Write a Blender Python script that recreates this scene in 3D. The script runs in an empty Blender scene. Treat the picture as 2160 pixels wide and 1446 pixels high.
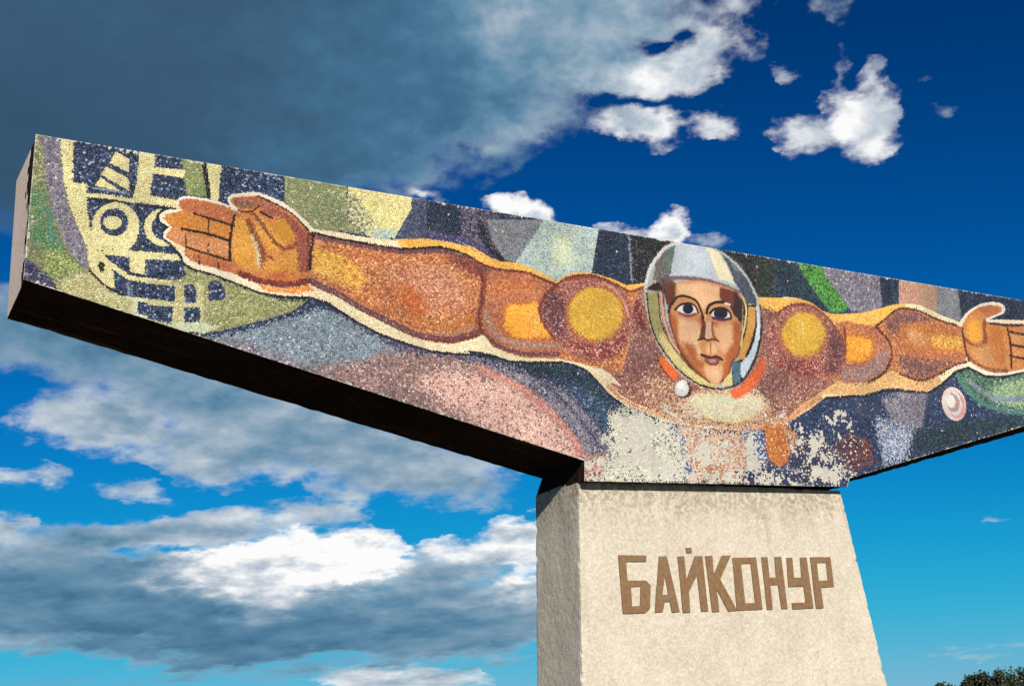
import bpy, bmesh, math, random
import numpy as np
from mathutils import Matrix, Vector
from mathutils.geometry import delaunay_2d_cdt
random.seed(7)
rng = np.random.default_rng(11)
scene = bpy.context.scene
COL = scene.collection

# ------------------------------------------------------------------ camera
cd = bpy.data.cameras.new('camera')
cam = bpy.data.objects.new('camera', cd)
COL.objects.link(cam)
cd.sensor_width = 36.0
cd.lens = 41.4897
cd.clip_end = 6000.0
R_, U_, F_ = ([0.8714, -0.4859, -0.0673], [-0.0922, -0.2969, 0.9504], [0.4818, 0.822, 0.3036])
cam.matrix_world = Matrix(((R_[0], U_[0], -F_[0], -6.8144), (R_[1], U_[1], -F_[1], -8.0342), (R_[2], U_[2], -F_[2], 0.0), (0, 0, 0, 1)))
scene.camera = cam

# ------------------------------------------------------------------ light
SUN_DIR = Vector((-0.28, -1.0, 0.51)).normalized()        # low late-day sun behind the viewer's left shoulder
SUN_EL = math.asin(SUN_DIR.z)
SUN_AZ = math.atan2(SUN_DIR.x, SUN_DIR.y)
sd = bpy.data.lights.new('sun', 'SUN')
sd.energy = 4.4
sd.angle = math.radians(0.5)
sd.color = (1.0, 0.93, 0.82)
sun = bpy.data.objects.new('sun', sd)
COL.objects.link(sun)
sun.rotation_euler = (-SUN_DIR).to_track_quat('-Z', 'Y').to_euler()
scene.view_settings.view_transform = 'Standard'
scene.view_settings.look = 'None'
scene.view_settings.gamma = 1.0
scene.view_settings.use_curve_mapping = False
scene.view_settings.exposure = 0.55


def lin(c):
    return tuple((v / 255 / 12.92) if v <= 10 else ((v / 255 + 0.055) / 1.055) ** 2.4 for v in c)


class NT:
    """small helper for writing node trees as expressions"""
    def __init__(self, tree):
        self.t = tree
        self.n = tree.nodes
        self.l = tree.links

    def put(self, sock, v):
        if isinstance(v, bpy.types.NodeSocket):
            self.l.new(v, sock)
        elif v is not None:
            sock.default_value = v

    def node(self, kind, ins=None, out=0, **props):
        n = self.n.new(kind)
        for k, v in props.items():
            setattr(n, k, v)
        for k, v in (ins or {}).items():
            self.put(n.inputs[k], v)
        return n.outputs[out]

    def m(self, op, a, b=None, c=None, clamp=False):
        n = self.n.new('ShaderNodeMath')
        n.operation = op
        n.use_clamp = clamp
        for i, v in enumerate((a, b, c)):
            if v is not None:
                self.put(n.inputs[i], v)
        return n.outputs[0]

    def vm(self, op, a, b=None, out=0):
        n = self.n.new('ShaderNodeVectorMath')
        n.operation = op
        self.put(n.inputs[0], a)
        if b is not None:
            self.put(n.inputs['Scale' if op == 'SCALE' else 1], b)
        return n.outputs['Value' if op in ('LENGTH', 'DOT_PRODUCT') else 'Vector']

    def mix(self, f, a, b, mode='MIX'):
        n = self.n.new('ShaderNodeMix')
        n.data_type = 'RGBA'
        n.blend_type = mode
        self.put(n.inputs[0], f)
        for s, v in ((6, a), (7, b)):
            if isinstance(v, (tuple, list)):
                v = tuple(v[:3]) + (1.0,)
            self.put(n.inputs[s], v)
        return n.outputs[2]

    def noise(self, vec, scale, detail=4.0, rough=0.55, out=0, **kw):
        return self.node('ShaderNodeTexNoise', {'Vector': vec, 'Scale': scale, 'Detail': detail, 'Roughness': rough, **kw}, out)

    def ramp(self, f, stops, interp='LINEAR'):
        n = self.n.new('ShaderNodeValToRGB')
        n.color_ramp.interpolation = interp
        e = n.color_ramp.elements
        while len(e) < len(stops):
            e.new(0.5)
        for i, (p, c) in enumerate(stops):
            e[i].position = p
            e[i].color = (tuple(c) + (1.0,)) if not isinstance(c, (int, float)) else (c, c, c, 1)
        self.put(n.inputs[0], f)
        return n.outputs[0]

    def smooth(self, v, lo, hi, a=0.0, b=1.0):
        n = self.n.new('ShaderNodeMapRange')
        n.interpolation_type = 'SMOOTHSTEP'
        for i, x in enumerate((v, lo, hi, a, b)):
            self.put(n.inputs[i], x)
        return n.outputs[0]


# ------------------------------------------------------------------ sky: Nishita air with broken late-day cloud
world = bpy.data.worlds.new('World')
scene.world = world
world.use_nodes = True
world.node_tree.nodes.clear()
w = NT(world.node_tree)
direction = w.node('ShaderNodeTexCoord', out='Generated')
sky = w.n.new('ShaderNodeTexSky')
sky.sky_type = 'NISHITA'
sky.sun_disc = False
sky.sun_elevation = SUN_EL
sky.sun_rotation = SUN_AZ
sky.altitude = 100.0
sky.air_density = 0.75
sky.dust_density = 0.0
sky.ozone_density = 3.0
SKY_STRENGTH = 0.10
sepsky = w.n.new('ShaderNodeSeparateColor')
w.l.new(sky.outputs[0], sepsky.inputs[0])
# a polarising filter deepens the blue: a film-like curve per channel over the whole sky, gain * (1 - exp(-(v / knee) ** power))
SKYCURVE = [(0.24, 0.85, 3.3), (0.475, 0.5, 1.9), (0.685, 0.51, 2.0)]
EXPO = 2 ** scene.view_settings.exposure
comb = w.n.new('ShaderNodeCombineColor')
for i, (g, knee, p) in enumerate(SKYCURVE):
    v = w.m('POWER', w.m('MULTIPLY', sepsky.outputs[i], SKY_STRENGTH / knee), p)
    v = w.m('SUBTRACT', 1.0, w.m('EXPONENT', w.m('MULTIPLY', v, -1.0)))
    w.l.new(w.m('MULTIPLY', v, g / SKY_STRENGTH / EXPO), comb.inputs[i])
air = comb.outputs[0]

sepd = w.n.new('ShaderNodeSeparateXYZ')
w.l.new(direction, sepd.inputs[0])
az = w.m('MULTIPLY', w.m('ARCTAN2', sepd.outputs[0], sepd.outputs[1]), 180 / math.pi)
el = w.m('MULTIPLY', w.m('ARCSINE', sepd.outputs[2]), 180 / math.pi)
# cloud decks flatten towards the horizon
tall = w.n.new('ShaderNodeCombineXYZ')
w.l.new(sepd.outputs[0], tall.inputs[0])
w.l.new(sepd.outputs[1], tall.inputs[1])
w.l.new(w.m('MULTIPLY', w.m('POWER', w.m('MAXIMUM', sepd.outputs[2], 0.0005), 0.6), 2.0), tall.inputs[2])
stretched = tall.outputs[0]
warp1 = w.noise(stretched, 9.0, 3.0, 0.5, out='Color')
warp2 = w.noise(stretched, 34.0, 5.0, 0.6, out='Color')
warp = w.vm('ADD', w.vm('SCALE', w.vm('SUBTRACT', warp1, (0.5, 0.5, 0.5)), 3.2),
            w.vm('SCALE', w.vm('SUBTRACT', warp2, (0.5, 0.5, 0.5)), 2.3))
flat = w.n.new('ShaderNodeCombineXYZ')
w.l.new(az, flat.inputs[0])
w.l.new(el, flat.inputs[1])
place = w.vm('ADD', flat.outputs[0], w.vm('MULTIPLY', warp, (1.0, 0.62, 0.0)))
# one entry per cloud mass: azimuth, elevation, half width, half height (degrees), tilt, density, brightness
CLOUDS = [(11.58, 31.88, 21.49, 9.74, 5.2, 2.09, 0.12),
          (6.72, 27.84, 12.36, 6.03, 6.5, 1.9, 0.04),
          (24.1, 31.11, 13.61, 7.05, -0.6, 1.61, 0.22),
          (20.17, 26.94, 9.16, 2.98, 0.5, 1.33, 0.2),
          (34.12, 31.92, 11.14, 4.6, -5.0, 1.33, 0.46),
          (32.13, 33.16, 8.89, 2.88, -4.1, 0.95, 0.55),
          (38.3, 29.91, 6.29, 1.42, -6.9, 1.23, 0.84),
          (41.77, 30.79, 4.6, 2.23, -8.5, 0.72, 0.62),
          (30.4, 28.46, 5.01, 1.73, -3.5, 0.8, 0.6),
          (29.78, 27.15, 2.32, 0.87, -3.3, 0.56, 0.6),
          (25.88, 25.75, 3.92, 1.17, 18.1, 0.64, 0.35),
          (39.39, 31.24, 2.31, 0.86, 0.6, -0.8, 0.0),
          (41.11, 31.54, 1.53, 0.6, -18.2, -0.5, 0.0),
          (36.86, 28.71, 4.33, 0.44, -2.3, -0.4, 0.0),
          (11.48, 8.31, 4.55, 0.42, 2.6, -0.6, 0.0),
          (18.72, 3.33, 6.88, 0.46, -1.3, -0.5, 0.0),
          (9.05, 3.58, 5.09, 0.69, -2.8, -0.7, 0.0),
          (12.4, 4.96, 5.34, 0.29, 0.5, -0.35, 0.0),
          (38.63, 27.52, 3.66, 1.15, -7.0, 0.96, 0.78),
          (42.06, 26.97, 2.07, 1.08, -8.4, 0.72, 0.66),
          (39.12, 26.48, 1.44, 0.77, -7.1, 0.56, 0.62),
          (48.55, 26.45, 2.24, 1.4, -11.2, 1.04, 0.9),
          (50.06, 26.36, 1.86, 2.29, -11.9, 0.76, 0.7),
          (50.44, 27.69, 1.07, 1.35, -12.3, 0.56, 0.6),
          (48.56, 28.19, 0.82, 1.85, -11.4, 0.56, 0.6),
          (46.03, 25.75, 2.0, 1.14, -10.0, 0.68, 0.68),
          (49.13, 25.13, 2.09, 1.4, -11.2, 0.56, 0.7),
          (45.93, 28.65, 1.23, 0.68, -10.3, 0.56, 0.6),
          (53.41, 25.89, 1.09, 0.61, -13.3, 0.34, 0.5),
          (52.7, 27.39, 0.98, 0.42, -13.3, 0.27, 0.45),
          (44.26, 32.01, 2.28, 1.23, -9.7, 0.48, 0.55),
          (48.38, 31.23, 1.88, 1.08, -11.7, 0.4, 0.45),
          (31.67, 23.95, 2.73, 0.89, -14.2, 1.28, 1.05),
          (38.89, 22.39, 1.27, 1.44, -6.8, 1.2, 1.0),
          (37.13, 22.45, 2.55, 0.74, -14.2, 0.64, 0.8),
          (26.34, 25.02, 1.96, 0.47, -12.1, 0.64, 0.7),
          (40.93, 21.59, 1.74, 0.72, -7.5, 0.48, 0.6),
          (8.15, 18.08, 7.78, 2.65, -7.3, 1.33, 0.32),
          (15.87, 15.95, 11.62, 3.75, -14.1, 1.33, 0.42),
          (22.93, 12.86, 9.34, 2.67, -16.3, 1.19, 0.46),
          (26.82, 11.31, 4.17, 1.14, -13.3, 0.8, 0.5),
          (10.65, 14.26, 4.75, 1.82, -5.3, 1.23, 0.56),
          (16.11, 13.05, 5.48, 1.74, -10.8, 0.95, 0.5),
          (16.11, 12.27, 3.45, 1.15, -6.0, 0.64, 0.5),
          (24.73, 11.42, 4.92, 1.22, -6.9, 0.72, 0.5),
          (22.19, 11.08, 2.68, 0.76, -2.4, 0.56, 0.55),
          (8.89, 15.85, 2.45, 1.68, 1.7, 0.64, 0.45),
          (6.65, 11.93, 1.81, 0.82, 0.8, 0.72, 0.56),
          (8.41, 11.99, 1.85, 0.72, 0.4, 0.64, 0.56),
          (12.23, 11.32, 2.62, 0.73, -0.5, 0.72, 0.56),
          (6.39, 9.63, 1.52, 1.08, -0.1, 0.88, 0.62),
          (14.83, 9.34, 5.07, 1.27, 4.5, 1.23, 0.56),
          (11.46, 8.99, 4.05, 1.25, 4.9, 0.8, 0.5),
          (20.12, 10.0, 3.8, 0.93, 1.8, 0.8, 0.56),
          (8.84, 8.09, 5.83, 1.87, 2.9, 1.23, 0.44),
          (19.21, 8.76, 2.31, 0.57, -2.3, 0.48, 0.5),
          (13.18, 7.16, 2.72, 0.72, 2.1, 1.2, 0.92),
          (15.29, 7.49, 3.34, 1.26, 1.9, 1.44, 1.02),
          (17.66, 7.24, 3.97, 1.69, 1.6, 1.6, 0.98),
          (19.64, 7.81, 3.46, 1.85, 3.4, 1.6, 1.02),
          (21.77, 7.93, 3.65, 1.87, 1.2, 1.6, 1.04),
          (23.55, 7.44, 2.35, 0.86, -7.1, 1.12, 1.0),
          (18.09, 6.14, 3.11, 1.26, 7.3, 1.2, 0.95),
          (16.58, 5.57, 1.95, 0.78, 11.3, 0.88, 0.82),
          (20.72, 6.16, 4.31, 1.19, 1.0, 0.96, 0.36),
          (24.76, 6.54, 4.04, 0.84, -0.3, 0.8, 0.55),
          (12.94, 8.42, 1.64, 0.5, 2.5, 0.64, 0.6),
          (30.1, 8.16, 2.38, 1.46, 6.1, 1.2, 0.84),
          (28.01, 7.85, 3.27, 1.04, 2.4, 0.96, 0.72),
          (30.05, 5.94, 2.95, 1.2, 10.1, 1.28, 1.02),
          (27.87, 5.46, 3.81, 0.8, 4.3, 0.8, 0.76),
          (29.41, 4.88, 3.51, 0.74, 4.1, 0.72, 0.62),
          (26.13, 6.85, 4.32, 1.19, 0.5, 0.88, 0.5),
          (9.51, 6.56, 11.66, 2.83, -1.7, 1.9, 0.32),
          (18.73, 4.76, 13.6, 2.64, -3.0, 1.71, 0.28),
          (26.71, 4.94, 8.55, 2.57, 0.4, 1.61, 0.38),
          (7.45, 8.22, 5.73, 1.39, 2.2, 1.14, 0.45),
          (8.68, 7.27, 6.68, 0.7, 1.6, 0.76, 0.4),
          (24.14, 2.15, 5.41, 0.86, -1.7, 1.04, 0.66),
          (7.43, 4.92, 3.01, 0.74, -6.2, 0.72, 0.5),
          (13.05, 3.79, 3.68, 0.51, -6.9, 0.4, 0.4),
          (50.38, 1.91, 3.79, 0.63, -0.9, 0.34, 0.5),
          (51.68, 6.98, 1.54, 0.38, -7.0, 0.24, 0.5),
          (9.46, 3.26, 6.6, 1.13, -2.9, 0.52, 0.25)]
acc = None          # running (sum p^3, sum p^3 * brightness)
holes = None
for (a_, e_, rx, ry, rot, s_, b_) in CLOUDS:
    mp = w.n.new('ShaderNodeMapping')
    mp.vector_type = 'TEXTURE'
    if acc is None:
        w.l.new(place, mp.inputs[0])
    else:           # hang each mass on the one before, so that the node stack stays small
        link_ = w.n.new('ShaderNodeVectorMath')
        link_.operation = 'MULTIPLY_ADD'
        w.l.new(acc, link_.inputs[0])
        link_.inputs[1].default_value = (1e-9, 1e-9, 0.0)
        w.l.new(place, link_.inputs[2])
        w.l.new(link_.outputs[0], mp.inputs[0])
    mp.inputs['Location'].default_value = (a_, e_, 0)
    mp.inputs['Rotation'].default_value = (0, 0, math.radians(rot))
    mp.inputs['Scale'].default_value = (rx, ry, 1)
    q_ = w.m('MAXIMUM', w.m('SUBTRACT', 1.0, w.vm('LENGTH', mp.outputs[0])), 0.0)
    if s_ < 0:
        holes = w.m('MULTIPLY', q_, s_) if holes is None else w.m('MULTIPLY_ADD', q_, s_, holes)
        continue
    p3 = w.m('POWER', w.m('MULTIPLY', q_, s_), 3.0)
    pair = w.n.new('ShaderNodeCombineXYZ')
    w.l.new(p3, pair.inputs[0])
    w.l.new(w.m('MULTIPLY', p3, b_), pair.inputs[1])
    acc = w.vm('ADD', pair.outputs[0], (1e-6, 4e-7, 0.0) if acc is None else acc)
sums = w.n.new('ShaderNodeSeparateXYZ')
w.l.new(acc, sums.inputs[0])
wsum, bsum = sums.outputs[0], sums.outputs[1]
dens = w.m('ADD', w.m('POWER', wsum, 1 / 3), holes)
# the rest of the sky carries the same broken cloud
elsewhere = w.m('SUBTRACT', 1.0, w.smooth(w.vm('DOT_PRODUCT', direction, tuple(F_)), 0.70, 0.84))
field = w.m('MULTIPLY', w.smooth(w.noise(stretched, 2.6, 5.0, 0.55), 0.5, 0.72), elsewhere)
dens = w.m('MAXIMUM', dens, w.m('MULTIPLY', field, 0.8))
wsum = w.m('MULTIPLY_ADD', field, 0.3, wsum)
bsum = w.m('MULTIPLY_ADD', field, 0.15, bsum)
fine = w.noise(stretched, 21.0, 7.0, 0.6)
finer = w.noise(stretched, 55.0, 4.0, 0.55)
dens2 = w.m('ADD', dens, w.m('ADD', w.m('MULTIPLY', w.m('SUBTRACT', fine, 0.5), 1.35), w.m('MULTIPLY', w.m('SUBTRACT', finer, 0.5), 0.75)))
dens2 = w.m('MULTIPLY', dens2, w.smooth(dens, 0.07, 0.17))
bright = w.m('DIVIDE', bsum, wsum)
alpha = w.smooth(dens2, 0.06, w.m('MULTIPLY_ADD', w.m('MINIMUM', bright, 1.0), -0.34, 0.92))
# lit from above and from the sun's side: difference of the billow field along the light
shift = (SUN_DIR.x * -0.012, SUN_DIR.y * -0.012, 0.026)
b0 = w.noise(stretched, 17.0, 6.0, 0.58)
b1 = w.noise(w.vm('ADD', stretched, shift), 17.0, 6.0, 0.58)
relief = w.m('SUBTRACT', b0, b1)
billow = w.m('ADD', w.m('MULTIPLY', relief, w.m('MULTIPLY_ADD', bright, 1.5, -0.14)), w.m('MULTIPLY', w.m('SUBTRACT', b0, 0.5), w.m('MULTIPLY_ADD', bright, 0.55, -0.01)))
wisp = w.m('MULTIPLY', w.m('SUBTRACT', finer, 0.5), w.m('MULTIPLY_ADD', bright, 0.25, 0.03))
bright = w.m('ADD', w.m('ADD', bright, billow), wisp)
# thin margins let more light through
bright = w.m('ADD', bright, w.m('MULTIPLY', w.m('SUBTRACT', 1.0, w.smooth(dens2, 0.25, 1.0)), 0.2))
cloudcol = w.ramp(bright, [(0.0, lin((48, 79, 106))), (0.12, lin((59, 92, 119))), (0.22, lin((68, 112, 145))), (0.35, lin((98, 140, 168))), (0.5, lin((136, 163, 184))), (0.75, lin((196, 206, 216))), (1.0, lin((252, 252, 252)))])
cloudcol = w.vm('SCALE', cloudcol, 1.0 / (SKY_STRENGTH * EXPO))
skycol = w.mix(alpha, air, cloudcol)
bg = w.n.new('ShaderNodeBackground')
bg.inputs['Strength'].default_value = SKY_STRENGTH
w.l.new(skycol, bg.inputs[0])
world.cycles.sampling_method = 'MANUAL'
world.cycles.sample_map_resolution = 256
wo = w.n.new('ShaderNodeOutputWorld')
w.l.new(bg.outputs[0], wo.inputs[0])


# ------------------------------------------------------------------ helpers
def tag(o, label=None, cat=None, group=None, kind=None):
    for k, v in (('label', label), ('category', cat), ('group', group), ('kind', kind)):
        if v:
            o[k] = v
    return o


def link(name, me, mat=None, parent=None, loc=None):
    o = bpy.data.objects.new(name, me)
    COL.objects.link(o)
    if mat is not None and me is not None and not me.materials:
        me.materials.append(mat)
    if parent is not None:
        o.parent = parent
    if loc is not None:
        o.location = loc
    return o


def material(name, build):
    mt = bpy.data.materials.new(name)
    mt.use_nodes = True
    mt.node_tree.nodes.clear()
    t = NT(mt.node_tree)
    p = t.n.new('ShaderNodeBsdfPrincipled')
    o = t.n.new('ShaderNodeOutputMaterial')
    t.l.new(p.outputs[0], o.inputs[0])
    build(t, p)
    return mt


def bump(t, p, height, dist, strength=1.0):
    b = t.n.new('ShaderNodeBump')
    b.inputs['Strength'].default_value = strength
    b.inputs['Distance'].default_value = dist
    t.l.new(height, b.inputs['Height'])
    t.l.new(b.outputs[0], p.inputs['Normal'])


def concrete(t, p, tones, rough_bump):
    ob = t.node('ShaderNodeTexCoord', out='Object')
    n1 = t.noise(ob, 2.2, 6.0, 0.6)
    n2 = t.noise(ob, 17.0, 5.0, 0.62)
    n3 = t.noise(ob, 75.0, 3.0, 0.6)
    f = t.m('ADD', t.m('MULTIPLY', n1, 0.52), t.m('ADD', t.m('MULTIPLY', n2, 0.16), t.m('MULTIPLY', n3, 0.32)))
    c = t.ramp(f, [(0.26, tones[0]), (0.45, tones[1]), (0.57, tones[2]), (0.74, tones[3])])
    v = t.node('ShaderNodeTexVoronoi', {'Vector': ob, 'Scale': 58.0}, 'Color')
    spk = t.m('SUBTRACT', t.node('ShaderNodeSeparateColor', {0: v}, 0), 0.5)
    c = t.mix(0.16, c, t.ramp(t.m('ADD', spk, 0.5), [(0.0, tuple(x * 0.35 for x in tones[0])), (0.5, tones[1]), (1.0, tuple(min(0.9, x * 1.5) for x in tones[3]))]))
    # rain streaks and lichen blotches
    st = t.noise(t.vm('MULTIPLY', ob, (7.0, 7.0, 0.7)), 1.0, 5.0, 0.65)
    c = t.mix(t.m('MULTIPLY', t.smooth(st, 0.55, 0.8), 0.35), c, tuple(x * 0.55 for x in tones[0]))
    bl = t.noise(ob, 5.5, 7.0, 0.7)
    c = t.mix(t.m('MULTIPLY', t.smooth(bl, 0.6, 0.72), 0.45), c, tuple(x * 0.5 for x in tones[0]))
    pit = t.node('ShaderNodeTexVoronoi', {'Vector': t.vm('ADD', ob, t.vm('SCALE', t.noise(ob, 9.0, 2.0, out='Color'), 0.12)), 'Scale': 21.0}, 'Distance')
    pits = t.m('MULTIPLY', t.m('SUBTRACT', 1.0, t.smooth(pit, 0.05, 0.17)), t.smooth(n1, 0.46, 0.62))
    c = t.mix(t.m('MULTIPLY', pits, 0.55), c, tuple(x * 0.4 for x in tones[0]))
    t.l.new(c, p.inputs['Base Color'])
    p.inputs['Roughness'].default_value = 0.92
    h = t.m('SUBTRACT', t.m('ADD', t.m('MULTIPLY', n2, 0.3), t.m('MULTIPLY', n3, 0.8)), t.m('MULTIPLY', pits, 0.3))
    bump(t, p, h, rough_bump)


def pedestal_mat(t, p):
    concrete(t, p, PED_TONES, 0.005)
    # grime washed down from the joint under the beam, in drips of uneven length
    src = p.inputs['Base Color'].links[0].from_socket
    ob = t.node('ShaderNodeTexCoord', out='Object')
    s = t.n.new('ShaderNodeSeparateXYZ')
    t.l.new(ob, s.inputs[0])
    drip = t.noise(t.vm('MULTIPLY', ob, (9.0, 9.0, 0.5)), 1.0, 5.0, 0.7)
    reach = t.m('MULTIPLY_ADD', drip, 1.5, -0.25)
    depth = t.m('SUBTRACT', 1.87, s.outputs[2])
    wet = t.m('SUBTRACT', 1.0, t.smooth(t.m('DIVIDE', depth, t.m('MAXIMUM', reach, 0.03)), 0.1, 1.0))
    broken = t.smooth(t.noise(ob, 26.0, 5.0, 0.7), 0.38, 0.62)
    t.l.new(t.mix(t.m('MULTIPLY', t.m('MULTIPLY', wet, broken), 0.72), src, (0.17, 0.14, 0.075)), p.inputs['Base Color'])


PED_TONES = [(0.345, 0.297, 0.23), (0.445, 0.392, 0.31), (0.50, 0.447, 0.358), (0.57, 0.518, 0.43)]
M_PED = material('cream_render', pedestal_mat)
M_BEAM = material('pink_concrete', lambda t, p: concrete(t, p, [(0.55, 0.41, 0.33), (0.68, 0.52, 0.42), (0.74, 0.58, 0.48), (0.78, 0.65, 0.55)], 0.008))
def soffit(t, p):  # near-black base colour paints in the shade under the beam
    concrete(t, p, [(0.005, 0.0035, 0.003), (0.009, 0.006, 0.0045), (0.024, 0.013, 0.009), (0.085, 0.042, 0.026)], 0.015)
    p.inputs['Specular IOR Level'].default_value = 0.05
    # lengthwise rust-brown board marks
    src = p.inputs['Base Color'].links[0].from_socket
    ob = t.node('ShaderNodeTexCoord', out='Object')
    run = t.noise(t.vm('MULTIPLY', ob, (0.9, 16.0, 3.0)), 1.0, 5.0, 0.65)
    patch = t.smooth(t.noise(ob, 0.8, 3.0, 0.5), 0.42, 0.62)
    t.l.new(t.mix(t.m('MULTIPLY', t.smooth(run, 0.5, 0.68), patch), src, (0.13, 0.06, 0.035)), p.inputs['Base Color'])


M_SOFFIT = material('near_black_concrete', soffit)
M_BED = material('lime_mortar', lambda t, p: concrete(t, p, [(0.30, 0.28, 0.235), (0.385, 0.365, 0.31), (0.445, 0.425, 0.37), (0.52, 0.50, 0.45)], 0.012))


def letter_mat(t, p):
    ob = t.node('ShaderNodeTexCoord', out='Object')
    n = t.noise(ob, 30.0, 5.0, 0.65)
    c = t.ramp(n, [(0.35, (0.165, 0.068, 0.03)), (0.5, (0.168, 0.095, 0.04)), (0.65, (0.175, 0.12, 0.055))])
    t.l.new(c, p.inputs['Base Color'])
    p.inputs['Roughness'].default_value = 0.75
    bump(t, p, n, 0.006)


M_LET = material('ochre_paint', letter_mat)


def tess_mat(t, p):
    a = t.node('ShaderNodeAttribute', attribute_name='glaze', out='Color')
    ob = t.node('ShaderNodeTexCoord', out='Object')
    n = t.noise(ob, 160.0, 3.0, 0.6)
    c = t.mix(1.0, a, t.ramp(n, [(0.3, 0.82), (0.7, 1.12)]), 'MULTIPLY')
    # old lime wash and dust lying over the glass
    d = t.noise(ob, 3.2, 7.0, 0.65)
    c = t.mix(t.m('MULTIPLY', t.smooth(d, 0.56, 0.78), 0.16), c, (0.42, 0.40, 0.36))
    t.l.new(c, p.inputs['Base Color'])
    p.inputs['Roughness'].default_value = 0.42
    p.inputs['Specular IOR Level'].default_value = 0.35


M_TESS = material('glazed_tesserae', tess_mat)


def ground_mat(t, p):
    ob = t.node('ShaderNodeTexCoord', out='Object')
    n1 = t.noise(ob, 0.08, 6.0, 0.6)
    n2 = t.noise(ob, 2.5, 8.0, 0.7)
    c = t.ramp(t.m('ADD', t.m('MULTIPLY', n1, 0.5), t.m('MULTIPLY', n2, 0.5)), [(0.35, (0.055, 0.05, 0.028)), (0.5, (0.10, 0.085, 0.048)), (0.65, (0.16, 0.13, 0.08))])
    t.l.new(c, p.inputs['Base Color'])
    p.inputs['Roughness'].default_value = 0.95
    bump(t, p, n2, 0.06)


M_GROUND = material('dry_steppe', ground_mat)

# ------------------------------------------------------------------ ground
GZ = -1.62
bm = bmesh.new()
rings = [0, 12, 30, 70, 160, 400, 1000, 2500, 4800]
prev = None
for ri, rad in enumerate(rings):
    if rad == 0:
        prev = [bm.verts.new((0, 0, GZ))]
        continue
    cur = []
    for k in range(64):
        a = 2 * math.pi * k / 64
        z = GZ + (0 if rad < 60 else -0.004 * rad + random.uniform(-1, 1) * 0.002 * rad)
        cur.append(bm.verts.new((rad * math.cos(a), rad * math.sin(a), z)))
    for k in range(64):
        if len(prev) == 1:
            bm.faces.new((prev[0], cur[k], cur[(k + 1) % 64]))
        else:
            bm.faces.new((prev[k], cur[k], cur[(k + 1) % 64], prev[(k + 1) % 64]))
    prev = cur
me = bpy.data.meshes.new('ground')
bm.to_mesh(me)
bm.free()
tag(link('ground', me, M_GROUND), kind='structure')

# ------------------------------------------------------------------ monument
MON = bpy.data.objects.new('monument', None)
COL.objects.link(MON)
MON.location = (0, 0.46, GZ)
tag(MON, 'winged concrete monument faced with a mosaic of a spacesuited figure with outstretched arms', 'monument')


def child(name, me, mat, parent=MON):
    o = link(name, me, mat)
    o.parent = parent
    o.matrix_parent_inverse = parent.matrix_world.inverted() if parent is not MON else Matrix.Translation(-MON.location)
    return o


def vnoise(p, s):
    from mathutils import noise
    return noise.fractal(Vector(p) * s, 1.0, 2.0, 4)


def loft_box(name, quad_lo, quad_hi, nz, nx, ny, amp):
    """roughcast block: bottom and top rectangles (x0,x1,y0,y1,z), gridded and unevenly floated"""
    bm = bmesh.new()

    def pt(u, v, t):
        a, b = quad_lo, quad_hi
        x0 = a[0] + (b[0] - a[0]) * t
        x1 = a[1] + (b[1] - a[1]) * t
        y0 = a[2] + (b[2] - a[2]) * t
        y1 = a[3] + (b[3] - a[3]) * t
        z = a[4] + (b[4] - a[4]) * t
        return (x0 + (x1 - x0) * u, y0 + (y1 - y0) * v, z)
    cache = {}

    def vert(i, j, k):
        if (i, j, k) not in cache:
            p = Vector(pt(i / nx, j / ny, k / nz))
            n = Vector(((i == nx) - (i == 0), (j == ny) - (j == 0), (k == nz) - (k == 0)))
            ex = (i in (0, nx)) + (j in (0, ny)) + (k in (0, nz))
            if n.length:
                p = p + n.normalized() * (vnoise(p, 4.0) * amp + vnoise(p + Vector((9, 3, 1)), 19.0) * amp * 0.5 - (0.004 + max(0.0, vnoise(p, 17.0) - 0.25) * 0.03 if ex >= 2 else 0))
            cache[(i, j, k)] = bm.verts.new(p)
        return cache[(i, j, k)]
    for k in range(nz):
        for i in range(nx):
            bm.faces.new((vert(i, 0, k), vert(i + 1, 0, k), vert(i + 1, 0, k + 1), vert(i, 0, k + 1)))
            bm.faces.new((vert(i, ny, k), vert(i, ny, k + 1), vert(i + 1, ny, k + 1), vert(i + 1, ny, k)))
        for j in range(ny):
            bm.faces.new((vert(0, j, k), vert(0, j, k + 1), vert(0, j + 1, k + 1), vert(0, j + 1, k)))
            bm.faces.new((vert(nx, j, k), vert(nx, j + 1, k), vert(nx, j + 1, k + 1), vert(nx, j, k + 1)))
    for i in range(nx):
        for j in range(ny):
            bm.faces.new((vert(i, j, 0), vert(i, j + 1, 0), vert(i + 1, j + 1, 0), vert(i + 1, j, 0)))
            bm.faces.new((vert(i, j, nz), vert(i + 1, j, nz), vert(i + 1, j + 1, nz), vert(i, j + 1, nz)))
    me = bpy.data.meshes.new(name)
    bm.normal_update()
    bm.to_mesh(me)
    bm.free()
    return me


PED_Y0, PED_Y1 = 0.10, 0.81
PT, PB = 1.868, GZ + 0.18      # top and foot of the pedestal
ped = child('pedestal', loft_box('pedestal', (-1.5021 - 0.0773 * (PT - PB), 1.4545 + 0.1187 * (PT - PB), PED_Y0, PED_Y1, PB), (-1.5021, 1.4545, PED_Y0, PED_Y1, PT), 120, 100, 28, 0.0035), M_PED)
child('plinth', loft_box('plinth', (-2.5, 2.5, -0.35, 1.25, GZ - 0.1), (-2.45, 2.45, -0.3, 1.2, PB + 0.004), 3, 40, 12, 0.006), M_PED)

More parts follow.
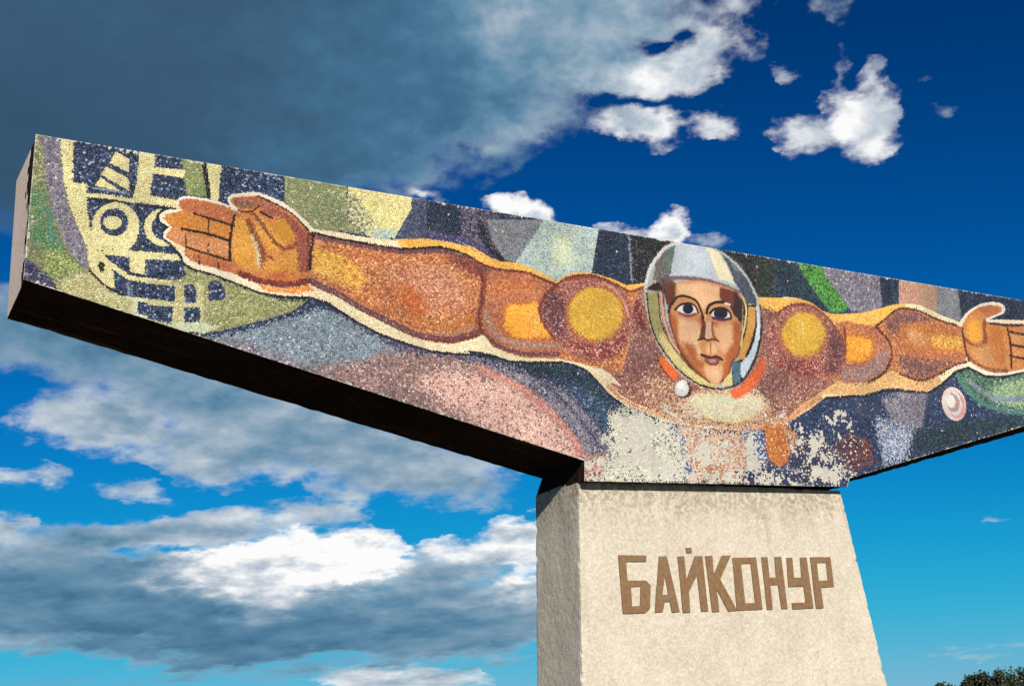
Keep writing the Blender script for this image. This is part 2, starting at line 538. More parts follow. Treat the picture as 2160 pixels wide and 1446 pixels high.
# wing shaped beam that carries the mosaic, seen from the front: top left, tip, inner corner, foot, foot, inner corner, tip, top right
OUT = [[-5.8677, 4.1497], [-5.889, 3.0521], [-1.4914, 2.0022], [-1.509, 1.8303], [1.4485, 1.8834], [1.4966, 1.9671], [5.88, 3.0558], [5.88, 4.1228]]
BACK = [[-5.887, 4.1497], [-5.8898, 3.0446], [-1.4188, 2.0208], [-1.5, 1.8423], [1.4485, 1.8954], [1.4966, 1.9271], [5.88, 2.975], [5.887, 4.1228]]
BED = 0.03
bm = bmesh.new()
inset = [(0.012, 0, 1), (0.012, 0.012, 1), (0.0, 0.012, 0), (0.004, 0.012, 0), (-0.004, 0.012, 0), (0, 0.012, 0), (-0.012, 0.012, 0), (-0.012, 0, 0)]
n = len(OUT)
segs = []
for i in range(n):      # subdivide each edge so the arrises can be uneven
    a, b = Vector(OUT[i]), Vector(OUT[(i + 1) % n])
    ia, ib = inset[i], inset[(i + 1) % n]
    ba, bb = Vector(BACK[i]), Vector(BACK[(i + 1) % n])
    k = max(1, int((b - a).length / 0.06))
    for s in range(k):
        t = s / k
        p = a.lerp(b, t)
        dx, dz = ia[0] + (ib[0] - ia[0]) * t, ia[1] + (ib[1] - ia[1]) * t
        q = ba.lerp(bb, t)
        jit = vnoise((p.x, p.y, 3.1), 9.0) * 0.008
        segs.append((p.x + dx, BED, p.y + dz, q.x, PED_Y1 + 0.004 + jit, q.y + jit + vnoise((p.x, 1.0, p.y), 23.0) * 0.006, i))
N = len(segs)
fr = [bm.verts.new(s[:3]) for s in segs]
ND = 30
rows = [fr]
for d in range(1, ND + 1):
    t = d / ND
    rows.append([bm.verts.new((s[0] + (s[3] - s[0]) * t, s[1] + (s[4] - s[1]) * t, s[2] + (s[5] - s[2]) * t + (vnoise((s[0], d * 0.3, s[2]), 7.0) * 0.006 if d < ND else 0))) for s in segs])
for d in range(ND):
    for i in range(N):
        f = bm.faces.new((rows[d][i], rows[d + 1][i], rows[d + 1][(i + 1) % N], rows[d][(i + 1) % N]))
        dark_front = d / ND < 0.20 + 0.20 * vnoise((segs[i][0], 4.0, segs[i][2]), 5.0) + 0.12 * vnoise((segs[i][0], 8.0 + d, segs[i][2]), 40.0)  # near-black ragged band along the front of the end faces
        f.material_index = 1 if segs[i][6] in (1, 2, 3, 4, 5) or (segs[i][6] in (0, 6) and dark_front) else 0
bm.faces.new(fr)
bm.faces.new(rows[-1][::-1])
bmesh.ops.recalc_face_normals(bm, faces=bm.faces)
me = bpy.data.meshes.new('wing_beam')
bm.to_mesh(me)
bm.free()
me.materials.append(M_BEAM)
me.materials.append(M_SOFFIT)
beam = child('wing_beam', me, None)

# mortar bed behind the tesserae
bm = bmesh.new()
fv = [bm.verts.new((x, 0.0, z)) for x, z in OUT]
bv = [bm.verts.new((x, BED, z)) for x, z in OUT]
bm.faces.new(fv)
bm.faces.new(bv[::-1])
for i in range(n):
    bm.faces.new((fv[i], bv[i], bv[(i + 1) % n], fv[(i + 1) % n]))
bmesh.ops.recalc_face_normals(bm, faces=bm.faces)
for f in bm.faces:
    f.material_index = 1 if abs(f.normal.y) < 0.5 and f.normal.z < 0.3 else 0  # lower and end edges near-black; below, this paints in the shadow gap
me = bpy.data.meshes.new('mosaic_panel')
bm.to_mesh(me)
bm.free()
me.materials.append(M_BED)
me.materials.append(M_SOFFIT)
panel = child('mosaic_panel', me, None)

# ------------------------------------------------------------------ the mosaic picture: shapes in millimetres on the panel, later ones lie over earlier ones
# palettes: tones (r, g, b, share) as glass colours
PAL = {'navy': ([(40, 50, 80, 5), (60, 72, 105, 3), (24, 30, 52, 3), (120, 130, 160, 1)], 0.16),
       'navyspeck': ([(32, 48, 80, 6), (44, 66, 100, 4), (20, 30, 52, 4), (88, 106, 140, 2), (150, 164, 186, 1), (66, 60, 94, 1)], 0.2),
       'navyspeck2': ([(36, 50, 86, 6), (28, 40, 66, 4), (52, 70, 106, 3), (66, 68, 100, 2), (44, 72, 92, 2), (112, 126, 158, 1)], 0.2),
       'darknavy': ([(28, 42, 64, 6), (38, 56, 80, 3), (18, 26, 42, 3), (66, 80, 100, 1), (48, 52, 74, 1)], 0.2),
       'greynavy': ([(64, 74, 98, 5), (80, 88, 110, 3), (50, 58, 82, 3), (96, 94, 118, 1)], 0.16),
       'navygreen': ([(34, 52, 66, 5), (28, 40, 62, 4), (40, 82, 70, 2), (60, 74, 104, 2), (20, 26, 40, 2)], 0.22),
       'navymauve': ([(58, 60, 96, 5), (84, 80, 112, 4), (40, 46, 80, 4), (140, 134, 156, 1.5)], 0.2),
       'violetnavy': ([(66, 62, 104, 5), (86, 80, 120, 3), (44, 46, 80, 3), (130, 124, 150, 1)], 0.2),
       'blueteal': ([(50, 76, 108, 5), (70, 100, 126, 3), (36, 52, 84, 3), (130, 140, 150, 1.5)], 0.2),
       'blue': ([(50, 72, 128, 5), (38, 54, 100, 3), (90, 110, 160, 1)], 0.16),
       'black': ([(24, 20, 24, 4), (38, 32, 36, 2), (16, 14, 18, 3)], 0.16),
       'blacknavy': ([(22, 28, 44, 4), (40, 46, 66, 2), (14, 16, 26, 3)], 0.16),
       'blackmix': ([(28, 28, 38, 6), (44, 44, 54, 3), (18, 16, 22, 4), (72, 66, 66, 1.5), (40, 52, 50, 1.5), (96, 84, 74, 0.6)], 0.24),
       'darkgreenmix': ([(36, 48, 44, 4), (50, 66, 50, 3), (28, 30, 36, 3), (84, 80, 64, 1.2)], 0.24),
       'brownblack': ([(44, 26, 22, 4), (64, 36, 28, 2), (30, 20, 20, 3)], 0.16),
       'darkbrown': ([(82, 44, 32, 4), (104, 58, 42, 2), (62, 34, 28, 3)], 0.16),
       'brownred': ([(112, 60, 44, 4), (92, 46, 38, 3), (136, 80, 60, 1)], 0.16),
       'darkred': ([(120, 46, 42, 5), (96, 40, 40, 3), (150, 66, 56, 2), (150, 110, 100, 0.5)], 0.16),
       'redbrown': ([(134, 66, 54, 5), (112, 52, 46, 3), (160, 92, 70, 2)], 0.16),
       'redbrownlt': ([(182, 108, 76, 5), (156, 84, 62, 3), (204, 138, 102, 2.5)], 0.14),
       'redbrownmix': ([(92, 58, 66, 4), (120, 80, 78, 2), (60, 46, 70, 3), (225, 200, 175, 1.2)], 0.22),
       'redspeck': ([(146, 70, 64, 5), (116, 54, 56, 3), (190, 130, 116, 2), (215, 165, 140, 0.8)], 0.2),
       'olive': ([(142, 142, 104, 5), (120, 124, 88, 3), (165, 160, 124, 2), (100, 112, 84, 2)], 0.16),
       'olivetower': ([(138, 144, 92, 5), (118, 128, 80, 3), (160, 160, 112, 2), (96, 132, 96, 1)], 0.16),
       'olivegreen': ([(140, 146, 104, 6), (122, 130, 88, 3), (160, 162, 124, 2), (108, 122, 96, 1.5), (190, 190, 160, 0.5)], 0.16),
       'olivefield': ([(152, 154, 104, 6), (132, 136, 86, 3), (172, 172, 124, 2.5), (118, 124, 92, 1.5), (200, 196, 160, 0.5)], 0.16),
       'yelgreen': ([(150, 164, 96, 5), (120, 140, 70, 3), (180, 186, 126, 2), (96, 116, 64, 2)], 0.2),
       'green': ([(92, 134, 92, 5), (72, 116, 76, 3), (120, 148, 104, 2), (130, 126, 96, 2)], 0.2),
       'grassgreen': ([(84, 150, 62, 5), (58, 116, 58, 3), (110, 172, 84, 2), (44, 76, 50, 2)], 0.22),
       'teal': ([(70, 140, 135, 5), (60, 116, 110, 3), (92, 150, 120, 2)], 0.16),
       'mauvegrey': ([(132, 126, 140, 6), (112, 106, 124, 3), (152, 146, 156, 2.5), (92, 88, 108, 2), (190, 186, 190, 0.6)], 0.17),
       'mauvedark': ([(96, 90, 112, 5), (72, 66, 90, 3), (124, 116, 132, 2), (46, 44, 64, 3)], 0.22),
       'palemauve': ([(160, 128, 122, 5), (136, 100, 98, 3), (185, 152, 142, 2)], 0.16),
       'paleolive': ([(196, 192, 140, 6), (176, 172, 120, 3), (212, 206, 160, 2), (180, 160, 110, 1)], 0.16),
       'cream': ([(226, 218, 160, 7), (212, 200, 142, 3), (236, 230, 180, 2), (208, 182, 140, 0.8)], 0.08),
       'pale': ([(204, 212, 176, 5), (190, 196, 160, 2), (222, 224, 196, 2)], 0.1),
       'paleyellow': ([(222, 214, 150, 6), (206, 196, 130, 3), (234, 226, 172, 2), (190, 178, 112, 1)], 0.1),
       'mottlegrey': ([(168, 168, 130, 4), (200, 196, 150, 3), (120, 116, 96, 2.5), (214, 210, 180, 1.5)], 0.2),
       'paleblue': ([(178, 196, 192, 6), (158, 180, 184, 3), (200, 212, 204, 2.5), (140, 160, 176, 1.5), (196, 204, 168, 2)], 0.12),
       'palegreyblue': ([(150, 160, 182, 5), (126, 136, 164, 3), (182, 190, 204, 2.5), (90, 100, 134, 2), (215, 218, 220, 1)], 0.17),
       'mintcream': ([(202, 212, 178, 5), (184, 200, 180, 3), (216, 218, 186, 2)], 0.16),
       'greyblue': ([(130, 146, 158, 6), (112, 130, 144, 3), (150, 162, 170, 2.5), (92, 106, 122, 1.5), (188, 198, 204, 0.6)], 0.16),
       'grey': ([(126, 130, 138, 6), (108, 112, 122, 3), (144, 148, 152, 2.5), (150, 140, 140, 0.8)], 0.13),
       'dustpink': ([(150, 120, 116, 6), (128, 102, 104, 3), (172, 140, 130, 2.5), (108, 92, 98, 2), (200, 172, 160, 0.8)], 0.15),
       'dustpinkmix': ([(196, 152, 136, 5), (160, 116, 108, 3), (220, 188, 168, 2), (100, 84, 90, 1.5)], 0.17),
       'pinkspeck': ([(218, 176, 164, 6), (204, 160, 148, 3), (230, 198, 184, 2.5), (168, 132, 122, 2), (132, 104, 98, 0.8)], 0.13),
       'salmon': ([(206, 140, 126, 5), (188, 120, 112, 3), (222, 164, 150, 2)], 0.16),
       'orangepink': ([(204, 150, 128, 5), (186, 130, 112, 3), (206, 170, 140, 2), (150, 128, 120, 1.5)], 0.15),
       'mutedorange': ([(196, 146, 112, 4), (172, 140, 118, 3), (150, 140, 130, 2)], 0.15),
       'greenplanet': ([(84, 122, 100, 5), (56, 92, 84, 3), (120, 152, 112, 2.5), (44, 66, 88, 2)], 0.2),
       'palegreen': ([(158, 184, 140, 5), (128, 164, 124, 3), (186, 202, 166, 2.5), (96, 132, 110, 1.5)], 0.15),
       'whitepink': ([(236, 212, 206, 5), (226, 196, 192, 2)], 0.07),
       'salmonpink': ([(220, 160, 156, 5), (206, 140, 140, 3), (232, 186, 180, 2)], 0.08),
       'pinkgrey': ([(186, 152, 150, 5), (170, 136, 136, 2)], 0.1),
       'whitegrey': ([(214, 214, 212, 5), (196, 200, 202, 2), (228, 226, 222, 2)], 0.07),
       'white': ([(240, 232, 224, 5), (228, 216, 208, 2)], 0.05),
       'glowpink': ([(240, 214, 196, 5), (232, 196, 178, 2)], 0.07),
       'glowcream': ([(238, 222, 184, 6), (228, 206, 160, 3), (244, 234, 206, 3)], 0.08),
       'glowyellow': ([(240, 184, 82, 6), (230, 166, 64, 3), (242, 204, 128, 2.5)], 0.1),
       'gloworange': ([(236, 148, 70, 5), (244, 184, 110, 3), (222, 120, 60, 2)], 0.1),
       'glowtan': ([(226, 180, 118, 6), (212, 160, 98, 3), (236, 200, 146, 2.5)], 0.1),
       'torso': ([(162, 110, 94, 6), (134, 86, 80, 3.6), (188, 140, 116, 2.5), (112, 68, 70, 2), (212, 174, 150, 1.1)], 0.17),
       'mauvebrown': ([(128, 84, 80, 6), (106, 68, 72, 3), (152, 104, 96, 2.5), (180, 140, 124, 0.7)], 0.15),
       'mauvebrown2': ([(156, 92, 74, 6), (134, 76, 66, 3), (178, 112, 84, 2.5), (190, 140, 120, 0.5)], 0.13),
       'tanspeck': ([(200, 160, 128, 5), (168, 122, 98, 3.5), (222, 192, 162, 2.5), (124, 82, 72, 2)], 0.17),
       'orangetan': ([(216, 150, 104, 5), (226, 178, 136, 3), (196, 112, 74, 2.5)], 0.13),
       'bib': ([(214, 204, 172, 6), (200, 192, 160, 3), (226, 218, 190, 2.5), (190, 198, 176, 1), (206, 174, 152, 0.6)], 0.08),
       'forearm': ([(196, 122, 72, 6), (174, 98, 56, 4), (214, 150, 100, 2.5), (146, 82, 56, 1.6), (228, 176, 136, 1)], 0.16),
       'yellowochre': ([(230, 176, 76, 6), (212, 154, 62, 3), (240, 196, 102, 2.5), (194, 124, 62, 1.4)], 0.12),
       'pinkbrown': ([(206, 142, 108, 5), (182, 114, 84, 3.5), (226, 172, 136, 2.5), (164, 104, 84, 2), (178, 134, 124, 1)], 0.16),
       'orange': ([(204, 110, 60, 5), (186, 92, 48, 3), (222, 138, 84, 2.5), (174, 108, 56, 1.5)], 0.14),
       'ochrebrown': ([(192, 116, 52, 5), (172, 96, 46, 3), (212, 140, 72, 2.5)], 0.14),
       'palebrown': ([(176, 132, 112, 5), (152, 110, 96, 3), (200, 160, 140, 2.5)], 0.14),
       'orangebrown': ([(194, 114, 62, 5), (176, 94, 54, 3), (210, 140, 92, 2.5)], 0.14),
       'brightorange': ([(240, 166, 52, 6), (230, 148, 44, 3), (244, 184, 80, 2)], 0.07),
       'shoulder': ([(166, 102, 88, 6), (138, 78, 74, 3.5), (192, 132, 112, 2.5), (116, 64, 66, 1.7), (216, 168, 148, 0.9)], 0.16),
       'darkmauve': ([(112, 66, 66, 5), (86, 52, 60, 4), (140, 90, 86, 2.5), (176, 134, 126, 1)], 0.18),
       'pinkhi': ([(212, 152, 136, 5), (194, 128, 114, 3)], 0.1),
       'goldfringe': ([(190, 118, 56, 5), (206, 142, 70, 3), (160, 92, 60, 2.5)], 0.14),
       'gold': ([(218, 172, 60, 6), (208, 158, 50, 3), (228, 188, 84, 2.5), (196, 166, 70, 1.5)], 0.07),
       'hand': ([(204, 130, 68, 6), (184, 108, 58, 3), (220, 156, 92, 2.5)], 0.12),
       'fingerred': ([(190, 110, 68, 6), (170, 92, 58, 3), (210, 134, 92, 2.5), (200, 150, 120, 0.6)], 0.12),
       'fingeror': ([(206, 134, 56, 6), (190, 114, 50, 3), (222, 160, 84, 2.5)], 0.12),
       'fingerpink': ([(210, 144, 96, 6), (194, 118, 70, 3), (224, 174, 130, 2)], 0.12),
       'palmyellow': ([(222, 160, 64, 6), (206, 142, 56, 3), (234, 182, 92, 2.5), (190, 120, 64, 1.2)], 0.11),
       'ochreyellow': ([(204, 148, 52, 5), (188, 130, 48, 2)], 0.1),
       'thumb': ([(168, 100, 74, 5), (146, 84, 66, 3), (190, 124, 92, 2), (200, 150, 130, 0.6)], 0.12),
       'olivebrown': ([(142, 96, 66, 5), (170, 130, 100, 2), (118, 76, 56, 2)], 0.14),
       'tanpink': ([(206, 146, 92, 5), (190, 126, 78, 3), (220, 172, 124, 2)], 0.11),
       'vermilion': ([(226, 100, 44, 6), (208, 80, 40, 3), (236, 130, 70, 2.5), (214, 110, 80, 1)], 0.11),
       'helmetgrey': ([(176, 178, 172, 5), (160, 162, 156, 3), (196, 198, 194, 2)], 0.16),
       'helmetdark': ([(106, 100, 98, 5), (88, 84, 86, 3), (130, 124, 116, 2), (150, 146, 136, 0.8)], 0.15),
       'helmetdark2': ([(66, 76, 96, 5), (52, 60, 82, 3), (90, 98, 112, 2), (120, 122, 120, 0.8)], 0.15),
       'greengrey': ([(104, 126, 118, 5), (86, 106, 104, 3), (130, 146, 134, 2)], 0.13),
       'helmetlight': ([(192, 202, 212, 6), (178, 188, 200, 3), (208, 214, 220, 2.5), (186, 180, 190, 0.8)], 0.07),
       'creamwhite': ([(238, 228, 196, 6), (226, 214, 176, 2), (242, 236, 214, 2)], 0.06),
       'palegrey': ([(182, 188, 186, 5), (166, 172, 172, 3), (200, 204, 200, 2)], 0.09),
       'mauveline': ([(124, 96, 108, 5), (104, 80, 92, 3), (150, 124, 132, 2)], 0.12),
       'mauvedk': ([(102, 72, 72, 5), (84, 58, 60, 3), (128, 96, 92, 2)], 0.14),
       'olivebeige': ([(160, 152, 100, 6), (140, 134, 84, 3), (178, 168, 116, 2), (120, 120, 84, 1.2)], 0.1),
       'strawcream': ([(220, 202, 138, 6), (204, 184, 118, 3), (232, 218, 164, 2)], 0.08),
       'pinkskin': ([(218, 166, 148, 5), (206, 148, 130, 2)], 0.07),
       'skin': ([(206, 144, 92, 6), (190, 124, 76, 3), (218, 164, 116, 2)], 0.13),
       'skinlt': ([(226, 180, 138, 6), (208, 158, 116, 3), (236, 196, 158, 2)], 0.14),
       'forehead': ([(232, 190, 148, 6), (216, 166, 122, 3), (238, 204, 168, 2.5), (200, 156, 120, 1)], 0.15),
       'templered': ([(116, 56, 44, 5), (134, 72, 54, 3), (96, 44, 40, 2)], 0.12),
       'templedark': ([(58, 42, 46, 5), (76, 54, 52, 2), (44, 34, 42, 3)], 0.12),
       'cheekdark': ([(178, 98, 52, 6), (162, 82, 44, 3), (190, 116, 68, 2.5)], 0.1),
       'cheekorange': ([(196, 112, 56, 6), (182, 98, 48, 3)], 0.1),
       'redpink': ([(204, 112, 84, 5), (190, 96, 76, 3)], 0.09),
       'nose': ([(216, 178, 162, 5), (202, 158, 138, 3), (224, 192, 180, 2)], 0.08),
       'lip': ([(150, 80, 72, 5), (132, 66, 62, 3)], 0.09),
       'lippale': ([(188, 146, 138, 5), (172, 124, 116, 2)], 0.07),
       'wine': ([(84, 36, 38, 5), (68, 30, 34, 3)], 0.1),
       'eyewhite': ([(232, 228, 222, 5), (216, 214, 212, 2)], 0.04),
       'iris': ([(34, 40, 66, 5), (24, 30, 54, 3)], 0.1),
       'eyelid': ([(158, 84, 92, 5), (140, 70, 80, 3)], 0.1),
       'plum': ([(92, 54, 80, 5), (74, 44, 70, 3)], 0.1),
       'ochrepanel': ([(206, 154, 76, 6), (192, 138, 64, 3), (216, 168, 94, 2)], 0.08),
       'icewhite': ([(196, 210, 222, 6), (182, 198, 212, 3), (208, 218, 226, 2)], 0.06),
       'steelblue': ([(78, 112, 134, 5), (66, 98, 120, 3), (94, 126, 146, 2)], 0.1),
       'boltgrey': ([(206, 208, 204, 5), (190, 194, 192, 2)], 0.06),
       'paleflesh': ([(214, 184, 160, 5), (190, 152, 132, 3), (226, 206, 184, 2.5), (156, 118, 106, 1.5)], 0.14),
       'bluecream': ([(90, 110, 150, 4), (60, 80, 124, 3), (190, 196, 200, 3), (220, 216, 204, 2)], 0.18),
       'tanbrown': ([(182, 138, 108, 5), (160, 112, 84, 3)], 0.12),
       'rustochre': ([(186, 112, 54, 6), (164, 92, 46, 3), (206, 136, 78, 2), (222, 180, 140, 0.6)], 0.14),
       'handbrown': ([(138, 76, 48, 5), (120, 62, 44, 3), (160, 96, 60, 2)], 0.12),
       'handmauve': ([(156, 84, 72, 5), (134, 66, 60, 3), (178, 108, 88, 2)], 0.13),
       'paletan': ([(212, 188, 156, 5), (196, 164, 134, 3), (222, 204, 176, 2.5), (172, 128, 104, 0.8)], 0.12),
       'limesmear': ([(212, 210, 190, 6), (196, 194, 176, 4), (150, 156, 160, 1.6), (84, 100, 122, 1), (226, 222, 206, 3), (200, 180, 150, 1)], 0.1),
       'limespeck': ([(36, 46, 84, 6), (52, 62, 96, 4), (206, 200, 180, 2), (90, 70, 80, 1.5), (120, 70, 60, 1)], 0.2),
       'mauvedeep': ([(112, 68, 70, 6), (92, 54, 62, 3), (136, 86, 84, 2.5), (170, 126, 116, 0.5)], 0.14)}
